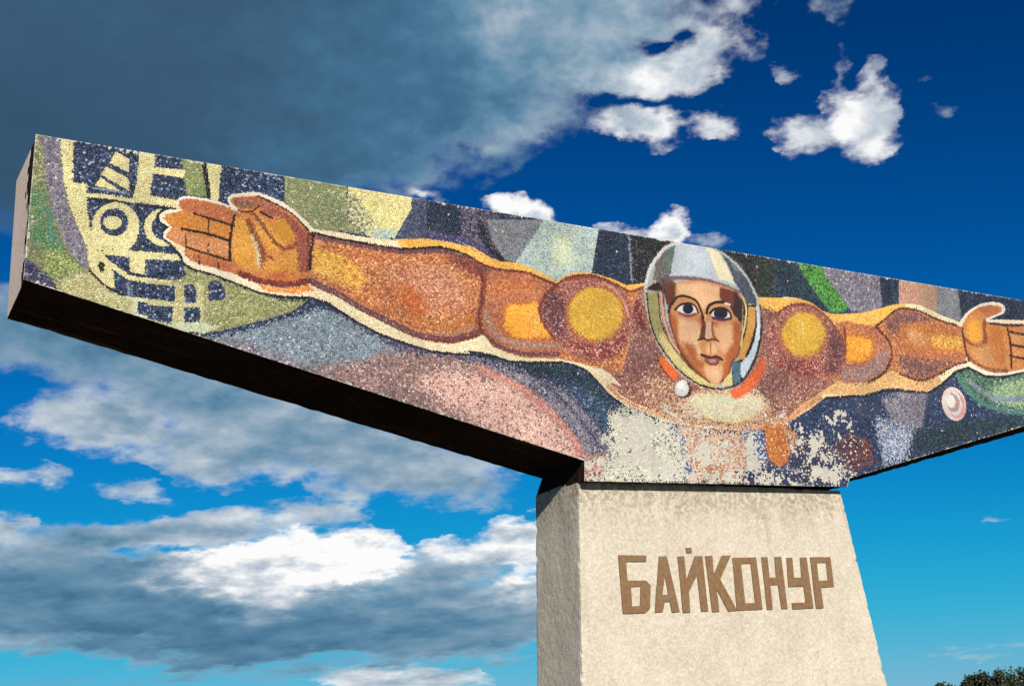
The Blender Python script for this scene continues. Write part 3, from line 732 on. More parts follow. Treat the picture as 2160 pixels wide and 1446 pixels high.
# (part, 'P' filled shape or 'S' band, width mm, palette, softness mm, points)
SHAPES = [
('background','P',0,'navy',0,[-6124,4407,10408,8013,7638,1670,-5945,1408]),
('background','P',0,'olive',0,[-5966,4216,-5697,4270,-5679,3881,-5635,3690,-5561,3494,-5484,3345,-5463,3189,-5155,2990,-5146,2867,-5947,3016]),
('background','P',0,'green',15,[-5866,3732,-5845,3759,-5818,3758,-5792,3733,-5771,3674,-5752,3591,-5732,3514,-5706,3450,-5678,3391,-5654,3344,-5632,3311,-5614,3289,-5611,3271,-5632,3248,-5667,3228,-5708,3224,-5756,3241,-5809,3274,-5849,3316,-5868,3365,-5875,3425,-5877,3491,-5879,3575,-5876,3667]),
('background','P',0,'yelgreen',17,[-5769,3271,-5733,3290,-5676,3291,-5622,3280,-5574,3255,-5529,3218,-5508,3183,-5524,3156,-5563,3132,-5604,3115,-5645,3099,-5687,3089,-5721,3100,-5749,3149,-5770,3219]),
('background','P',0,'mauvegrey',9,[-5833,4243,-5697,4270,-5679,3881,-5635,3690,-5561,3494,-5484,3345,-5463,3189,-5508,3194,-5591,3262,-5657,3411,-5736,3604,-5787,3838]),
('background','S',28,'teal',11,[-5766,3600,-5757,3574,-5745,3538,-5736,3502,-5732,3467,-5730,3432,-5726,3401,-5719,3374,-5710,3352,-5703,3337]),
('background','P',0,'navymauve',10,[-5920,3217,-5847,3183,-5761,3117,-5674,3034,-5677,2984,-5947,3016]),
('background','P',0,'paleolive',15,[-5675,3050,-5595,3127,-5467,3155,-5311,3039,-5155,2990,-5146,2856,-5676,2973]),
('launch_tower','P',0,'navyspeck',0,[-5617,4214,-4796,4213,-4630,3832,-4620,2902,-4773,2771,-5145,2845,-5155,2990,-5300,3041,-5426,3138,-5463,3189,-5484,3345,-5561,3494,-5590,3698]),
('launch_tower','P',0,'cream',3,[-5709,4196,-5617,4202,-5603,3818,-5507,3823,-5503,3642,-5475,3496,-5437,3432,-5433,3330,-5372,3327,-5207,3350,-5381,3312,-5307,3233,-5296,3075,-5311,3045,-5373,3088,-5447,3163,-5471,3222,-5489,3344,-5561,3494,-5629,3668,-5674,3870]),
('launch_tower','S',16,'black',0,[-5464,3172,-5443,3150,-5414,3120,-5384,3092,-5356,3072,-5327,3055,-5300,3041,-5273,3028,-5246,3017,-5228,3010]),
('launch_tower','P',0,'brownblack',3,[-5367,3225,-5364,3210,-5363,3196,-5365,3183,-5369,3174,-5375,3169,-5382,3168,-5390,3172,-5397,3181,-5404,3193,-5409,3207,-5413,3222,-5413,3236,-5412,3249,-5408,3258,-5402,3264,-5394,3264,-5387,3260,-5379,3252,-5372,3240]),
('launch_tower','P',0,'cream',0,[-5321,4120,-5224,4071,-5226,3968,-5360,4016]),
('launch_tower','P',0,'cream',0,[-5387,3987,-5230,3922,-5215,3885,-5219,3821,-5409,3911]),
('launch_tower','P',0,'cream',0,[-5415,3890,-5279,3808,-5456,3820]),
('launch_tower','S',20,'greyblue',0,[-5451,3801,-5347,3803,-5221,3797]),
('launch_tower','P',0,'cream',0,[-5155,4170,-5028,4175,-5049,3993,-5071,3807,-4864,3803,-4868,3742,-5198,3739,-5165,3888]),
('launch_tower','P',0,'cream',0,[-5043,4043,-4830,4051,-4834,3992,-5049,3987]),
('launch_tower','S',33,'cream',0,[-5500,3738,-5387,3749,-5187,3746]),
('launch_tower','S',14,'black',0,[-5489,3708,-5303,3727,-5176,3718,-4874,3729]),
('launch_tower','P',0,'cream',0,[-5135,3556,-5142,3498,-5164,3443,-5199,3397,-5244,3365,-5294,3349,-5345,3351,-5391,3370,-5428,3405,-5452,3452,-5462,3507,-5457,3564,-5436,3619,-5401,3665,-5357,3699,-5307,3716,-5255,3715,-5208,3696,-5170,3661,-5145,3613]),
('launch_tower','P',0,'cream',4,[-5470,3496,-5139,3535,-5167,3413,-5217,3346,-5433,3330]),
('launch_tower','P',0,'navyspeck',0,[-5214,3574,-5218,3540,-5231,3508,-5252,3481,-5278,3462,-5308,3452,-5338,3453,-5366,3464,-5388,3484,-5403,3512,-5408,3544,-5405,3578,-5392,3609,-5372,3637,-5345,3656,-5315,3666,-5285,3666,-5257,3655,-5235,3634,-5220,3606]),
('launch_tower','P',0,'cream',0,[-5262,3563,-5264,3546,-5273,3530,-5286,3516,-5303,3506,-5322,3500,-5341,3500,-5359,3505,-5373,3514,-5382,3528,-5386,3544,-5383,3561,-5375,3577,-5362,3591,-5345,3601,-5326,3607,-5307,3607,-5289,3602,-5275,3593,-5265,3579]),
('launch_tower','P',0,'cream',0,[-4820,3595,-4826,3547,-4846,3502,-4877,3465,-4916,3438,-4960,3424,-5004,3425,-5043,3441,-5075,3469,-5096,3507,-5104,3552,-5099,3599,-5080,3643,-5049,3681,-5010,3709,-4966,3723,-4922,3723,-4881,3708,-4849,3679,-4827,3640]),
('launch_tower','P',0,'navyspeck',0,[-4852,3590,-4857,3556,-4870,3524,-4892,3497,-4920,3478,-4950,3468,-4981,3469,-5009,3480,-5031,3500,-5046,3528,-5051,3560,-5047,3593,-5034,3625,-5013,3652,-4985,3672,-4955,3682,-4924,3682,-4895,3671,-4873,3650,-4858,3622]),
('launch_tower','P',0,'cream',0,[-5382,3334,-5102,3364,-4802,3380,-4801,3333,-5085,3306,-5371,3302]),
('launch_tower','P',0,'cream',0,[-5196,3328,-5089,3325,-5085,3190,-5194,3196]),
('launch_tower','S',37,'cream',2,[-5421,3286,-5391,3269,-5348,3245,-5307,3221,-5272,3198,-5238,3175,-5201,3157,-5161,3149,-5117,3147,-5065,3147,-4992,3147,-4911,3149,-4852,3151]),
('launch_tower','S',11,'black',0,[-5192,3185,-5076,3173]),
('launch_tower','P',0,'pale',0,[-5258,3012,-5197,3008,-4817,3007,-4811,2984,-4892,2977,-5154,2979]),
('launch_tower','P',0,'paleolive',0,[-4858,3164,-4798,3160,-4798,2837,-4873,2846]),
('launch_tower','P',0,'pale',0,[-5165,2978,-5128,2971,-5131,2889,-4857,2848,-4771,2839,-4770,2771,-5171,2853]),
('launch_tower','S',15,'greyblue',0,[-5200,3110,-5195,3019]),
('launch_tower','P',0,'navyspeck',0,[-5038,4234,-5034,4052,-4832,4062,-4834,4175]),
('launch_tower','P',0,'olivetower',4,[-4849,4205,-4692,4202,-4634,3865,-4799,3853,-4831,4003]),
('launch_tower','P',0,'cream',0,[-5071,4040,-4820,4058,-4819,4005,-5070,3987]),
('launch_tower','P',0,'black',0,[-4705,4188,-4662,4191,-4622,3861,-4648,3860]),
('launch_tower','P',0,'cream',0,[-4662,4196,-4542,4186,-4566,3838,-4618,3833]),
('background','P',0,'navyspeck',0,[-4542,4197,-4049,4208,-4051,3928,-4564,3833]),
('background','P',0,'olivegreen',0,[-4048,4231,-3586,4257,-3600,3709,-3822,3720,-4051,3928]),
('launch_tower','P',0,'cream',0,[-5072,3359,-4820,3374,-4820,3333,-5071,3317]),
('background','P',0,'olivefield',4,[-4819,3312,-4657,3303,-4520,3238,-4253,3167,-3832,3176,-4000,3030,-4263,2918,-4479,2845,-4669,2785,-4857,2825,-4892,3171,-4798,3203]),
('launch_tower','P',0,'paleolive',3,[-5067,3149,-4845,3156,-4674,3178,-4651,2797,-4949,2815,-5059,2843]),
('launch_tower','P',0,'navyspeck',0,[-5066,3119,-4872,3128,-4875,3007,-5063,3005]),
('launch_tower','P',0,'navyspeck',0,[-5062,2961,-4886,2971,-4890,2836,-5059,2858]),
('launch_tower','P',0,'navyspeck',0,[-4809,3141,-4741,3159,-4719,3111,-4720,3015,-4803,3010]),
('launch_tower','P',0,'navyspeck',0,[-4806,2975,-4689,2983,-4691,2860,-4804,2855]),
('background','P',0,'navyspeck',3,[-4636,3182,-4578,3215,-4530,3185,-4505,3096,-4524,3063,-4625,3041]),
('launch_tower','P',0,'pale',6,[-4690,2873,-4537,2854,-4669,2785,-4894,2821,-4890,2851]),
('background','P',0,'navygreen',13,[-4253,3147,-3842,3169,-3874,3128,-4081,3115]),
('background','P',0,'navyspeck',3,[-3832,3165,-3614,3105,-3494,3000,-3617,2987,-3981,2865,-4381,2723,-4650,2757,-4632,2789,-4459,2847,-4000,3024]),
('background','P',0,'greyblue',15,[-4671,2758,-4216,2884,-3769,3084,-3304,2980,-2987,2815,-3070,2788,-3704,2561,-3929,2469]),
('background','P',0,'navymauve',24,[-3730,3127,-3421,3026,-2985,2855,-2483,2782,-3070,2776,-3462,2963]),
('background','P',0,'mauvegrey',18,[-4637,2747,-4359,2767,-3741,2576,-3478,2429,-3928,2506]),
('background','P',0,'dustpink',33,[-3779,2536,-3862,2615,-3713,2642,-3549,2668,-3440,2712,-3316,2756,-3191,2788,-3069,2806,-2946,2812,-2821,2811,-2694,2803,-2566,2788,-2441,2765,-2322,2735,-2207,2698,-2097,2653,-1990,2599,-1888,2538,-1795,2473,-1716,2405,-1646,2335,-1584,2263,-1527,2190,-1477,2116,-1442,2049,-1417,1986,-1408,1929,-1435,1889,-1449,1846,-1499,1820,-1759,1876,-2425,2077,-3243,2342]),
('background','P',0,'pinkspeck',51,[-3079,2574,-2659,2707,-2231,2642,-1929,2504,-1675,2278,-1468,2027,-1482,1887,-2100,2056]),
('background','S',69,'salmon',17,[-2444,2725,-2367,2703,-2255,2671,-2144,2629,-2041,2577,-1938,2516,-1843,2449,-1757,2376,-1680,2298,-1611,2221,-1552,2141,-1503,2062,-1470,2007]),
('background','P',0,'mauvegrey',26,[-2652,2826,-2222,2772,-1912,2709,-1601,2569,-1384,2378,-1199,2101,-1370,1971,-1485,2087,-1668,2360,-1923,2577,-2227,2703]),
('background','S',40,'navymauve',13,[-1956,2726,-1876,2670,-1763,2589,-1654,2503,-1561,2414,-1473,2320,-1399,2233,-1344,2155,-1304,2084,-1278,2036]),
('background','P',0,'navygreen',22,[-2130,2805,-1670,2833,-1391,2773,-1177,2516,-1211,2430,-1636,2690,-1912,2709]),
('background','P',0,'blueteal',36,[-1636,2690,-1177,2516,-943,2406,-1117,2187,-1297,2301]),
('background','P',0,'olivegreen',3,[-3926,4200,-3531,4212,-3540,3867,-3399,3742,-3932,3762]),
('background','P',0,'paleyellow',3,[-3519,4214,-2953,4230,-2968,4039,-3114,3761,-3332,3718,-3398,3764,-3528,3903]),
('background','P',0,'mottlegrey',21,[-3534,4097,-3423,4034,-3359,3930,-3304,3870,-3364,3770,-3498,3783,-3539,3913]),
('background','P',0,'paleblue',18,[-3329,3797,-3111,3830,-3126,3759,-3332,3718]),
('background','P',0,'greynavy',0,[-2956,4230,-2822,4216,-2842,3777,-3131,3758,-2971,4038]),
('background','P',0,'darknavy',0,[-2822,4216,-2504,4234,-2524,3800,-2844,3777]),
('background','P',0,'mauvedark',12,[-2509,4245,-2137,4246,-2180,3658,-2531,3787]),
('background','P',0,'violetnavy',10,[-2840,3871,-2527,3859,-2271,3788,-2326,3709,-2605,3776,-2844,3777]),
('background','S',62,'blacknavy',10,[-2335,4005,-2326,3968,-2312,3917,-2295,3867,-2272,3823,-2245,3780,-2215,3747,-2176,3725,-2134,3711,-2104,3702]),
('background','P',0,'grey',0,[-2269,4051,-1690,4141,-1697,4065,-2002,3702,-2117,3700,-2220,3854]),
('background','P',0,'paleblue',4,[-1690,4141,-1089,4234,-1120,4076,-1244,3694,-1596,3564,-1800,3634,-2015,3696]),
('background','P',0,'mintcream',40,[-1609,4004,-1416,4032,-1412,3796,-1541,3717,-1654,3800]),
('background','P',0,'darknavy',0,[-1096,4233,-818,4224,-836,3646,-1244,3694]),
('background','P',0,'blackmix',15,[-801,4248,-173,4296,-377,3605,-847,3640]),
('background','P',0,'blackmix',17,[56,4330,928,4259,1340,4139,1193,3694,640,3630]),
('background','S',17,'greyblue',6,[-795,4176,-800,3943,-817,3686]),
('background','P',0,'darkgreenmix',34,[680,4224,1098,4182,1024,3773,640,3630]),
('background','P',0,'navygreen',11,[944,4216,1224,4208,1531,3663,854,3706]),
('background','P',0,'grassgreen',11,[1186,4203,1528,4188,1590,4055,1875,3717,1631,3628,1514,3722,1314,3973]),
('background','P',0,'mauvegrey',0,[1548,4190,2392,4175,2354,3819,2247,3712,1879,3687,1590,4055]),
('background','P',0,'darknavy',8,[2379,4189,2672,4178,2589,3846,2332,3769]),
('background','P',0,'orangepink',0,[2671,4195,3253,4186,3141,3795,2866,3845,2582,3813]),
('background','P',0,'mutedorange',12,[2920,4112,3236,4118,3149,3828,2870,3862]),
('background','P',0,'grey',0,[3246,4186,3561,4183,3528,3755,3132,3777]),
('background','P',0,'darknavy',9,[3563,4188,4634,4167,6977,4048,6731,3401,4522,3793,3968,3768,3518,3721]),
('background','P',0,'navyspeck2',0,[-275,1778,337,2533,872,2498,1353,2815,7064,3519,6469,1992]),
('background','P',0,'mauvegrey',15,[2099,2782,2387,2893,2787,2916,2605,2517,2220,2523]),
('background','P',0,'palegreyblue',28,[1982,2612,2227,2553,2522,2512,2311,2226,2211,2143,1973,2133,1952,2478]),
('background','P',0,'navygreen',19,[2493,2480,3254,2647,4211,2756,4167,2609,2415,2240]),
('background','P',0,'redbrown',31,[1676,2361,1828,2355,1816,2126,1585,2116]),
('planet','P',0,'greenplanet',12,[3256,3148,3299,3191,3385,3218,3477,3230,3554,3217,3637,3187,3755,3173,3918,3190,4119,3222,4361,3256,4691,3300,5070,3347,5364,3358,5519,3308,5577,3222,5547,3132,5409,3040,5188,2945,4951,2870,4707,2820,4449,2789,4216,2772,4019,2769,3844,2780,3696,2801,3581,2831,3492,2872,3417,2924,3340,2996,3277,3080]),
('planet','P',0,'palegreen',42,[3747,2980,3890,3050,4111,3138,4346,3205,4600,3237,4869,3245,5068,3231,5177,3186,5212,3119,5135,3050,4885,2975,4534,2900,4241,2854,4053,2853,3915,2878,3817,2905,3743,2923,3709,2943]),
('planet','S',53,'greyblue',12,[3437,3083,3506,3049,3603,3000,3696,2960,3765,2935,3830,2918,3910,2912,4010,2916,4127,2931,4271,2954,4478,2989,4717,3033,4889,3065]),
('planet','S',32,'teal',16,[3274,3133,3301,3085,3343,3017,3403,2954,3481,2901,3579,2853,3701,2817,3850,2796,4024,2786,4221,2788,4473,2810,4750,2844,4951,2870]),
('ringed_disc','P',0,'whitepink',0,[3335,2855,3331,2797,3309,2740,3271,2691,3222,2654,3166,2632,3108,2628,3055,2641,3012,2671,2981,2715,2967,2767,2971,2825,2992,2881,3029,2930,3078,2968,3134,2991,3192,2996,3246,2983,3290,2953,3321,2908]),
('ringed_disc','P',0,'salmonpink',4,[3321,2839,3318,2792,3301,2746,3272,2706,3233,2676,3189,2659,3144,2656,3103,2667,3068,2692,3045,2728,3033,2771,3036,2818,3053,2863,3081,2903,3120,2934,3163,2952,3209,2956,3251,2944,3286,2919,3310,2883]),
('ringed_disc','P',0,'whitegrey',4,[3274,2849,3271,2807,3255,2765,3229,2730,3194,2702,3155,2687,3114,2684,3076,2694,3045,2716,3024,2748,3014,2787,3016,2829,3031,2870,3057,2906,3092,2934,3131,2950,3172,2953,3210,2943,3242,2921,3264,2888]),
('ringed_disc','P',0,'pinkgrey',4,[3239,2846,3237,2814,3225,2783,3205,2756,3179,2736,3149,2724,3118,2722,3089,2729,3066,2746,3049,2770,3042,2799,3044,2831,3055,2861,3075,2888,3101,2909,3131,2921,3162,2924,3191,2916,3215,2900,3231,2875]),
('ringed_disc','P',0,'white',4,[3180,2853,3179,2830,3170,2807,3156,2788,3137,2773,3115,2764,3093,2762,3072,2768,3055,2780,3043,2797,3037,2819,3039,2842,3047,2864,3061,2884,3080,2899,3102,2908,3125,2909,3146,2904,3163,2892,3175,2874]),
('background','S',40,'blacknavy',4,[-4959,3706,-5003,3657,-4990,3612,-4919,3585,-4960,3539,-4955,3488,-4888,3436,-4834,3372,-4810,3314,-4743,3281,-4598,3259,-4461,3220,-4243,3158,-4081,3148,-3842,3169,-3685,3123,-3814,3173,-3709,3140,-3465,3006,-3282,2929,-3060,2875,-2834,2831,-2601,2833,-2481,2844,-2337,2838,-2580,2847,-2472,2865,-2291,2848,-2134,2812,-1921,2823,-1636,2850,-1507,2836,-1379,2795,-1257,2682,-1172,2595,-1032,2512,-842,2419]),
('background','S',64,'blacknavy',6,[1344,2754,1593,2787,1892,2826,2231,2919,2474,2915,2787,2916,3031,3035,3264,3180,3481,3247,3732,3171,3989,3184,4365,3270,4850,3331,5136,3441]),
('glow_contour','P',0,'glowcream',0,[-4495,3888,-4465,3920,-4261,3973,-4074,3926,-3969,3866,-3875,3790,-3817,3732,-3649,3733,-3783,3732,-3587,3734,-3366,3724,-3138,3737,-2856,3789,-2604,3791,-2434,3765,-2278,3692,-2522,3796,-2412,3778,-2256,3705,-2156,3686,-2003,3694,-1825,3655,-1723,3618,-1622,3570,-1479,3664,-1313,3700,-1175,3693,-1038,3673,-873,3629,-687,3675,-678,3681,-328,3542,631,3694,881,3717,1138,3740,892,3713,1045,3743,1176,3747,1342,3721,1499,3644,1631,3628,1957,3677,2213,3739,2480,3825,2701,3870,2916,3870,3224,3791,3480,3746,3653,3884,3891,3995,4094,4047,4263,4038,4251,3930,3985,3829,4548,3881,5029,3898,5278,3801,5288,3593,5136,3441,4850,3331,4365,3270,3989,3184,3732,3171,3481,3247,3264,3180,3031,3035,2787,2916,2474,2915,2231,2919,1892,2826,1593,2787,1344,2754,1126,2623,804,2461,468,2394,169,2360,-194,2354,-559,2378,-801,2448,-1004,2517,-842,2419,-1032,2512,-1172,2595,-1257,2682,-1379,2795,-1507,2836,-1636,2850,-1921,2823,-2134,2812,-2291,2848,-2472,2865,-2580,2847,-2337,2838,-2481,2844,-2601,2833,-2834,2831,-3060,2875,-3282,2929,-3465,3006,-3709,3140,-3814,3173,-3685,3123,-3842,3169,-4081,3148,-4243,3158,-4461,3220,-4598,3259,-4743,3281,-4810,3314,-4834,3372,-4888,3436,-4955,3488,-4960,3539,-4919,3585,-4990,3612,-5003,3657,-4959,3706,-4874,3730,-4871,3799,-4819,3842,-4682,3846,-4524,3820,-4394,3783,-4484,3824,-4495,3888]),
('glow_contour','P',0,'glowyellow',0,[-3114,3749,-2856,3789,-2604,3791,-2434,3765,-2278,3692,-2522,3796,-2412,3778,-2256,3705,-2156,3686,-2003,3694,-1825,3655,-1622,3570,-1479,3664,-1313,3700,-1175,3693,-1038,3673,-873,3629,-687,3675,-678,3678,-650,3329,-1346,3375,-2261,3271,-2565,3421,-3029,3590]),
('glow_contour','P',0,'glowyellow',0,[631,3694,1138,3740,1176,3747,1342,3721,1499,3644,1631,3628,1957,3677,2213,3739,2480,3825,2701,3870,2450,3514,1395,3407,465,3313]),
('glow_contour','P',0,'gloworange',5,[-4323,3221,-4080,3204,-3862,3257,-3831,3218,-3978,3174,-4182,3165]),
('glow_contour','P',0,'glowtan',9,[872,2498,1161,2686,1328,2784,1593,2787,1892,2826,2231,2919,2474,2915,2787,2916,3031,3035,2957,3170,1513,3047,700,2626]),
('torso','P',0,'torso',0,[-850,3581,-690,3645,-682,3652,615,3598,636,3627,820,3555,873,3574,912,3212,1528,2931,1483,2898,1315,2812,1007,2647,843,2538,724,2476,474,2429,174,2395,-189,2388,-499,2423,-742,2490,-931,2537,-1063,2602,-1156,2699,-1040,2675,-1151,2784,-1267,2834,-1221,3268]),
('torso','P',0,'darkred',34,[-832,3484,-730,3495,-717,3248,-746,3134,-819,3237]),
('torso','P',0,'mauvebrown',23,[710,3582,839,3570,794,3220,627,3100]),
('torso','P',0,'mauvebrown',53,[-967,3052,-675,3129,-552,2969,-492,2766,-735,2651,-1002,2749]),
('torso','P',0,'tanspeck',53,[-709,2857,-532,2787,-426,2614,-605,2565,-853,2607]),
('torso','S',36,'orangetan',8,[-1193,2681,-1161,2651,-1115,2609,-1067,2572,-1020,2546,-971,2526,-917,2508,-859,2491,-796,2476,-728,2460,-647,2441,-561,2421,-501,2407]),
('torso','S',45,'orangetan',9,[75,2381,179,2385,327,2391,470,2405,590,2428,703,2460,810,2497,911,2544,1004,2598,1088,2645,1164,2685,1231,2718,1277,2741]),
('torso','P',0,'mauvebrown',74,[272,2677,584,2942,841,3028,984,2910,874,2759,529,2620]),
('torso','P',0,'tanspeck',21,[-711,2597,-421,2588,-247,2508,-89,2425,440,2458,739,2557,873,2614,702,2466,172,2379,-284,2375,-623,2445]),
('torso','P',0,'tanspeck',28,[-737,2671,-473,2615,-222,2679,148,2723,518,2686,659,2568,480,2461,179,2423,-219,2440,-544,2488]),
('torso','P',0,'paletan',28,[-388,2559,-260,2677,53,2731,489,2748,633,2646,468,2507,201,2440,-108,2430,-287,2490]),
('torso','P',0,'bib',14,[-344,2609,-320,2630,-263,2646,-187,2659,-92,2666,23,2670,141,2675,271,2687,405,2701,501,2701,534,2678,527,2642,504,2605,471,2572,421,2538,369,2509,318,2485,264,2465,203,2451,128,2444,47,2442,-29,2448,-94,2462,-154,2484,-209,2510,-268,2542,-322,2578]),
('torso','S',21,'paleyellow',5,[-210,2502,-165,2485,-100,2461,-30,2444,45,2438,124,2439,202,2446,280,2466,356,2492,409,2512]),
('torso','S',18,'mintcream',11,[-79,2620,7,2628,127,2640,215,2649]),
('arm','P',0,'forearm',0,[-3828,3706,-3651,3657,-3643,3683,-3423,3676,-3255,3672,-3025,3676,-2788,3727,-2607,3729,-2427,3684,-2283,3615,-2528,3703,-2456,3680,-2249,3623,-2111,3620,-1957,3628,-1829,3609,-1624,3546,-1482,3636,-1315,3678,-1177,3678,-1041,3645,-850,3581,-691,3639,-838,3433,-911,3057,-1027,2795,-1269,2822,-1466,2851,-1660,2869,-1995,2845,-2142,2871,-2287,2914,-2366,3006,-2427,3000,-2424,2981,-2655,2903,-2830,2906,-3002,2924,-3223,3010,-3441,3095,-3654,3200,-3781,3239,-3875,3281,-3856,3323]),
('arm','P',0,'yellowochre',24,[-3828,3568,-3613,3555,-3462,3487,-3399,3384,-3446,3268,-3651,3319,-3853,3369]),
('arm','P',0,'pinkbrown',58,[-3307,3463,-2914,3560,-2558,3538,-2472,3364,-2579,3191,-2863,3182,-3084,3379]),
('arm','P',0,'orange',30,[-3166,3313,-3038,3385,-2904,3289,-2875,3158,-2960,3082,-3159,3204]),
('arm','P',0,'ochrebrown',23,[-2936,3096,-2706,3042,-2423,3186,-2415,3118,-2589,3032,-2824,3019]),
('arm','P',0,'redbrown',19,[-2670,3685,-2429,3648,-2275,3551,-2291,3502,-2497,3546,-2639,3597]),
('arm','S',47,'mauvedeep',5,[-3816,3675,-3773,3671,-3711,3666,-3644,3661,-3572,3658,-3495,3656,-3424,3654,-3366,3652,-3314,3650,-3255,3649,-3184,3649,-3105,3649,-3026,3653,-2946,3666,-2864,3684,-2789,3698,-2725,3704,-2667,3705,-2609,3700,-2548,3687,-2487,3669,-2429,3648,-2373,3622,-2322,3593,-2286,3573]),
('arm','S',19,'black',2,[-3816,3700,-3773,3696,-3711,3689,-3643,3683,-3572,3679,-3495,3676,-3423,3673,-3365,3671,-3313,3670,-3255,3670,-3183,3670,-3104,3671,-3025,3676,-2945,3691,-2863,3710,-2788,3725,-2723,3731,-2665,3731,-2608,3727,-2541,3714,-2474,3695,-2427,3681]),
('arm','S',15,'brownblack',2,[-2427,3681,-2390,3662,-2336,3636,-2283,3615,-2232,3603,-2182,3596,-2147,3591]),
('arm','S',53,'mauvedeep',3,[-3854,3305,-3837,3295,-3812,3280,-3781,3265,-3746,3255,-3704,3245,-3654,3227,-3589,3196,-3515,3158,-3440,3122,-3368,3092,-3295,3065,-3222,3038,-3146,3008,-3070,2979,-3000,2957,-2939,2946,-2884,2943,-2829,2941,-2772,2937,-2716,2935,-2653,2942,-2572,2965,-2484,2998,-2421,3021]),
('arm','S',23,'palebrown',9,[-2827,2969,-2783,2974,-2720,2982,-2650,2998,-2568,3029,-2480,3067,-2416,3095]),
('arm','S',21,'darkred',5,[-2967,2933,-2933,2928,-2883,2921,-2830,2917,-2776,2915,-2718,2916,-2654,2923,-2575,2944,-2490,2972,-2429,2992]),
('arm','S',25,'darkred',4,[-2528,3691,-2515,3687,-2493,3680,-2456,3669,-2395,3650,-2319,3628,-2250,3611,-2199,3606,-2156,3606,-2111,3608,-2060,3611,-2008,3615,-1958,3616,-1916,3613,-1877,3607,-1830,3597,-1760,3577,-1681,3553,-1625,3536]),
('arm','S',19,'darkred',4,[-1483,3629,-1439,3640,-1376,3656,-1316,3668,-1268,3672,-1223,3672,-1178,3668,-1135,3661,-1091,3650,-1042,3635,-981,3612,-914,3585,-852,3571,-793,3584,-739,3611,-701,3631]),
('arm','P',0,'redbrownlt',10,[-2373,3443,-2264,3586,-2112,3606,-1958,3614,-1805,3586,-1652,3532,-1769,3398,-1805,3276,-1766,3139,-1647,3010,-1590,2922,-1993,2862,-2165,2892,-2307,2969,-2368,3144,-2395,3302]),
('arm','P',0,'orangebrown',32,[-2335,3460,-2142,3543,-1859,3555,-1748,3485,-1820,3404,-2129,3380,-2283,3315]),
('arm','S',48,'redbrown',10,[-2420,3659,-2395,3617,-2361,3557,-2339,3494,-2340,3432,-2353,3367,-2367,3305,-2381,3246,-2396,3190,-2405,3140,-2404,3095,-2396,3055,-2391,3028]),
('arm','S',18,'darkred',5,[-2377,3571,-2366,3547,-2351,3512,-2344,3470,-2349,3420,-2360,3362,-2372,3304,-2385,3247,-2398,3190,-2405,3140,-2402,3099,-2392,3064,-2385,3040]),
('arm','S',20,'pinkbrown',6,[-2270,3316,-2227,3342,-2165,3377,-2101,3406,-2040,3423,-1978,3433,-1920,3440,-1869,3443,-1823,3444,-1791,3444]),
('arm','S',54,'palebrown',10,[-2334,3205,-2323,3169,-2308,3118,-2288,3073,-2264,3040,-2234,3012,-2195,2991,-2142,2977,-2078,2970,-2010,2966,-1936,2963,-1857,2964,-1781,2968,-1705,2979,-1633,2994,-1582,3005]),
('arm','S',36,'mauvedeep',4,[-2363,3042,-2338,3013,-2302,2973,-2260,2939,-2215,2919,-2166,2906,-2115,2896,-2072,2888,-2028,2882,-1966,2882,-1864,2889,-1744,2901,-1657,2910]),
('arm','P',0,'ochrebrown',12,[-2202,3231,-2133,3326,-1810,3370,-1806,3264,-1764,3162,-1697,3040,-1969,3002,-2133,2997,-2200,3094]),
('arm','P',0,'brightorange',9,[-2155,3225,-2110,3298,-1825,3344,-1821,3250,-1771,3150,-1721,3059,-1967,3023,-2106,3023,-2167,3114]),
('arm','P',0,'yellowochre',37,[-1932,3297,-1840,3319,-1838,3201,-1782,3102,-1899,3078]),
('shoulder','P',0,'shoulder',8,[-1625,3536,-1582,3568,-1533,3603,-1482,3633,-1427,3652,-1370,3666,-1315,3675,-1268,3680,-1224,3680,-1177,3675,-1123,3665,-1067,3650,-1015,3630,-970,3604,-930,3573,-898,3538,-877,3498,-864,3453,-857,3406,-857,3357,-864,3306,-875,3256,-889,3209,-907,3162,-934,3116,-970,3065,-1013,3014,-1061,2971,-1116,2938,-1175,2913,-1234,2896,-1289,2884,-1343,2879,-1396,2881,-1450,2889,-1502,2904,-1551,2926,-1594,2956,-1634,2994,-1671,3031,-1707,3066,-1739,3102,-1766,3139,-1787,3180,-1804,3223,-1813,3263,-1813,3297,-1805,3328,-1792,3360,-1774,3395,-1750,3431,-1724,3464,-1695,3489,-1662,3511]),
('shoulder','P',0,'darkmauve',18,[-1738,3450,-1603,3490,-1531,3402,-1563,3207,-1551,3055,-1668,3067,-1775,3185,-1802,3311]),
('shoulder','S',25,'darkred',5,[-1612,3537,-1643,3516,-1686,3484,-1725,3451,-1753,3418,-1775,3382,-1793,3348,-1805,3318,-1813,3289,-1813,3257,-1806,3221,-1791,3182,-1772,3144,-1742,3105,-1708,3068,-1684,3042]),
('shoulder','S',27,'redbrown',5,[-1512,3598,-1461,3615,-1388,3638,-1317,3654,-1259,3659,-1204,3657,-1152,3650,-1100,3634,-1052,3614,-1018,3598]),
('shoulder','S',32,'pinkhi',5,[-1127,3625,-1091,3609,-1039,3586,-995,3558,-965,3524,-941,3486,-923,3448,-909,3408,-899,3368,-893,3340]),
('shoulder','P',0,'redspeck',26,[-1561,3089,-1380,3036,-1103,3087,-966,3198,-924,3080,-1079,2933,-1329,2887,-1523,2940]),
('shoulder','P',0,'goldfringe',16,[-927,3349,-953,3264,-1006,3186,-1083,3120,-1174,3075,-1271,3052,-1364,3056,-1445,3084,-1507,3134,-1542,3202,-1550,3280,-1527,3362,-1477,3440,-1403,3507,-1313,3555,-1215,3580,-1119,3579,-1034,3552,-970,3500,-933,3430]),
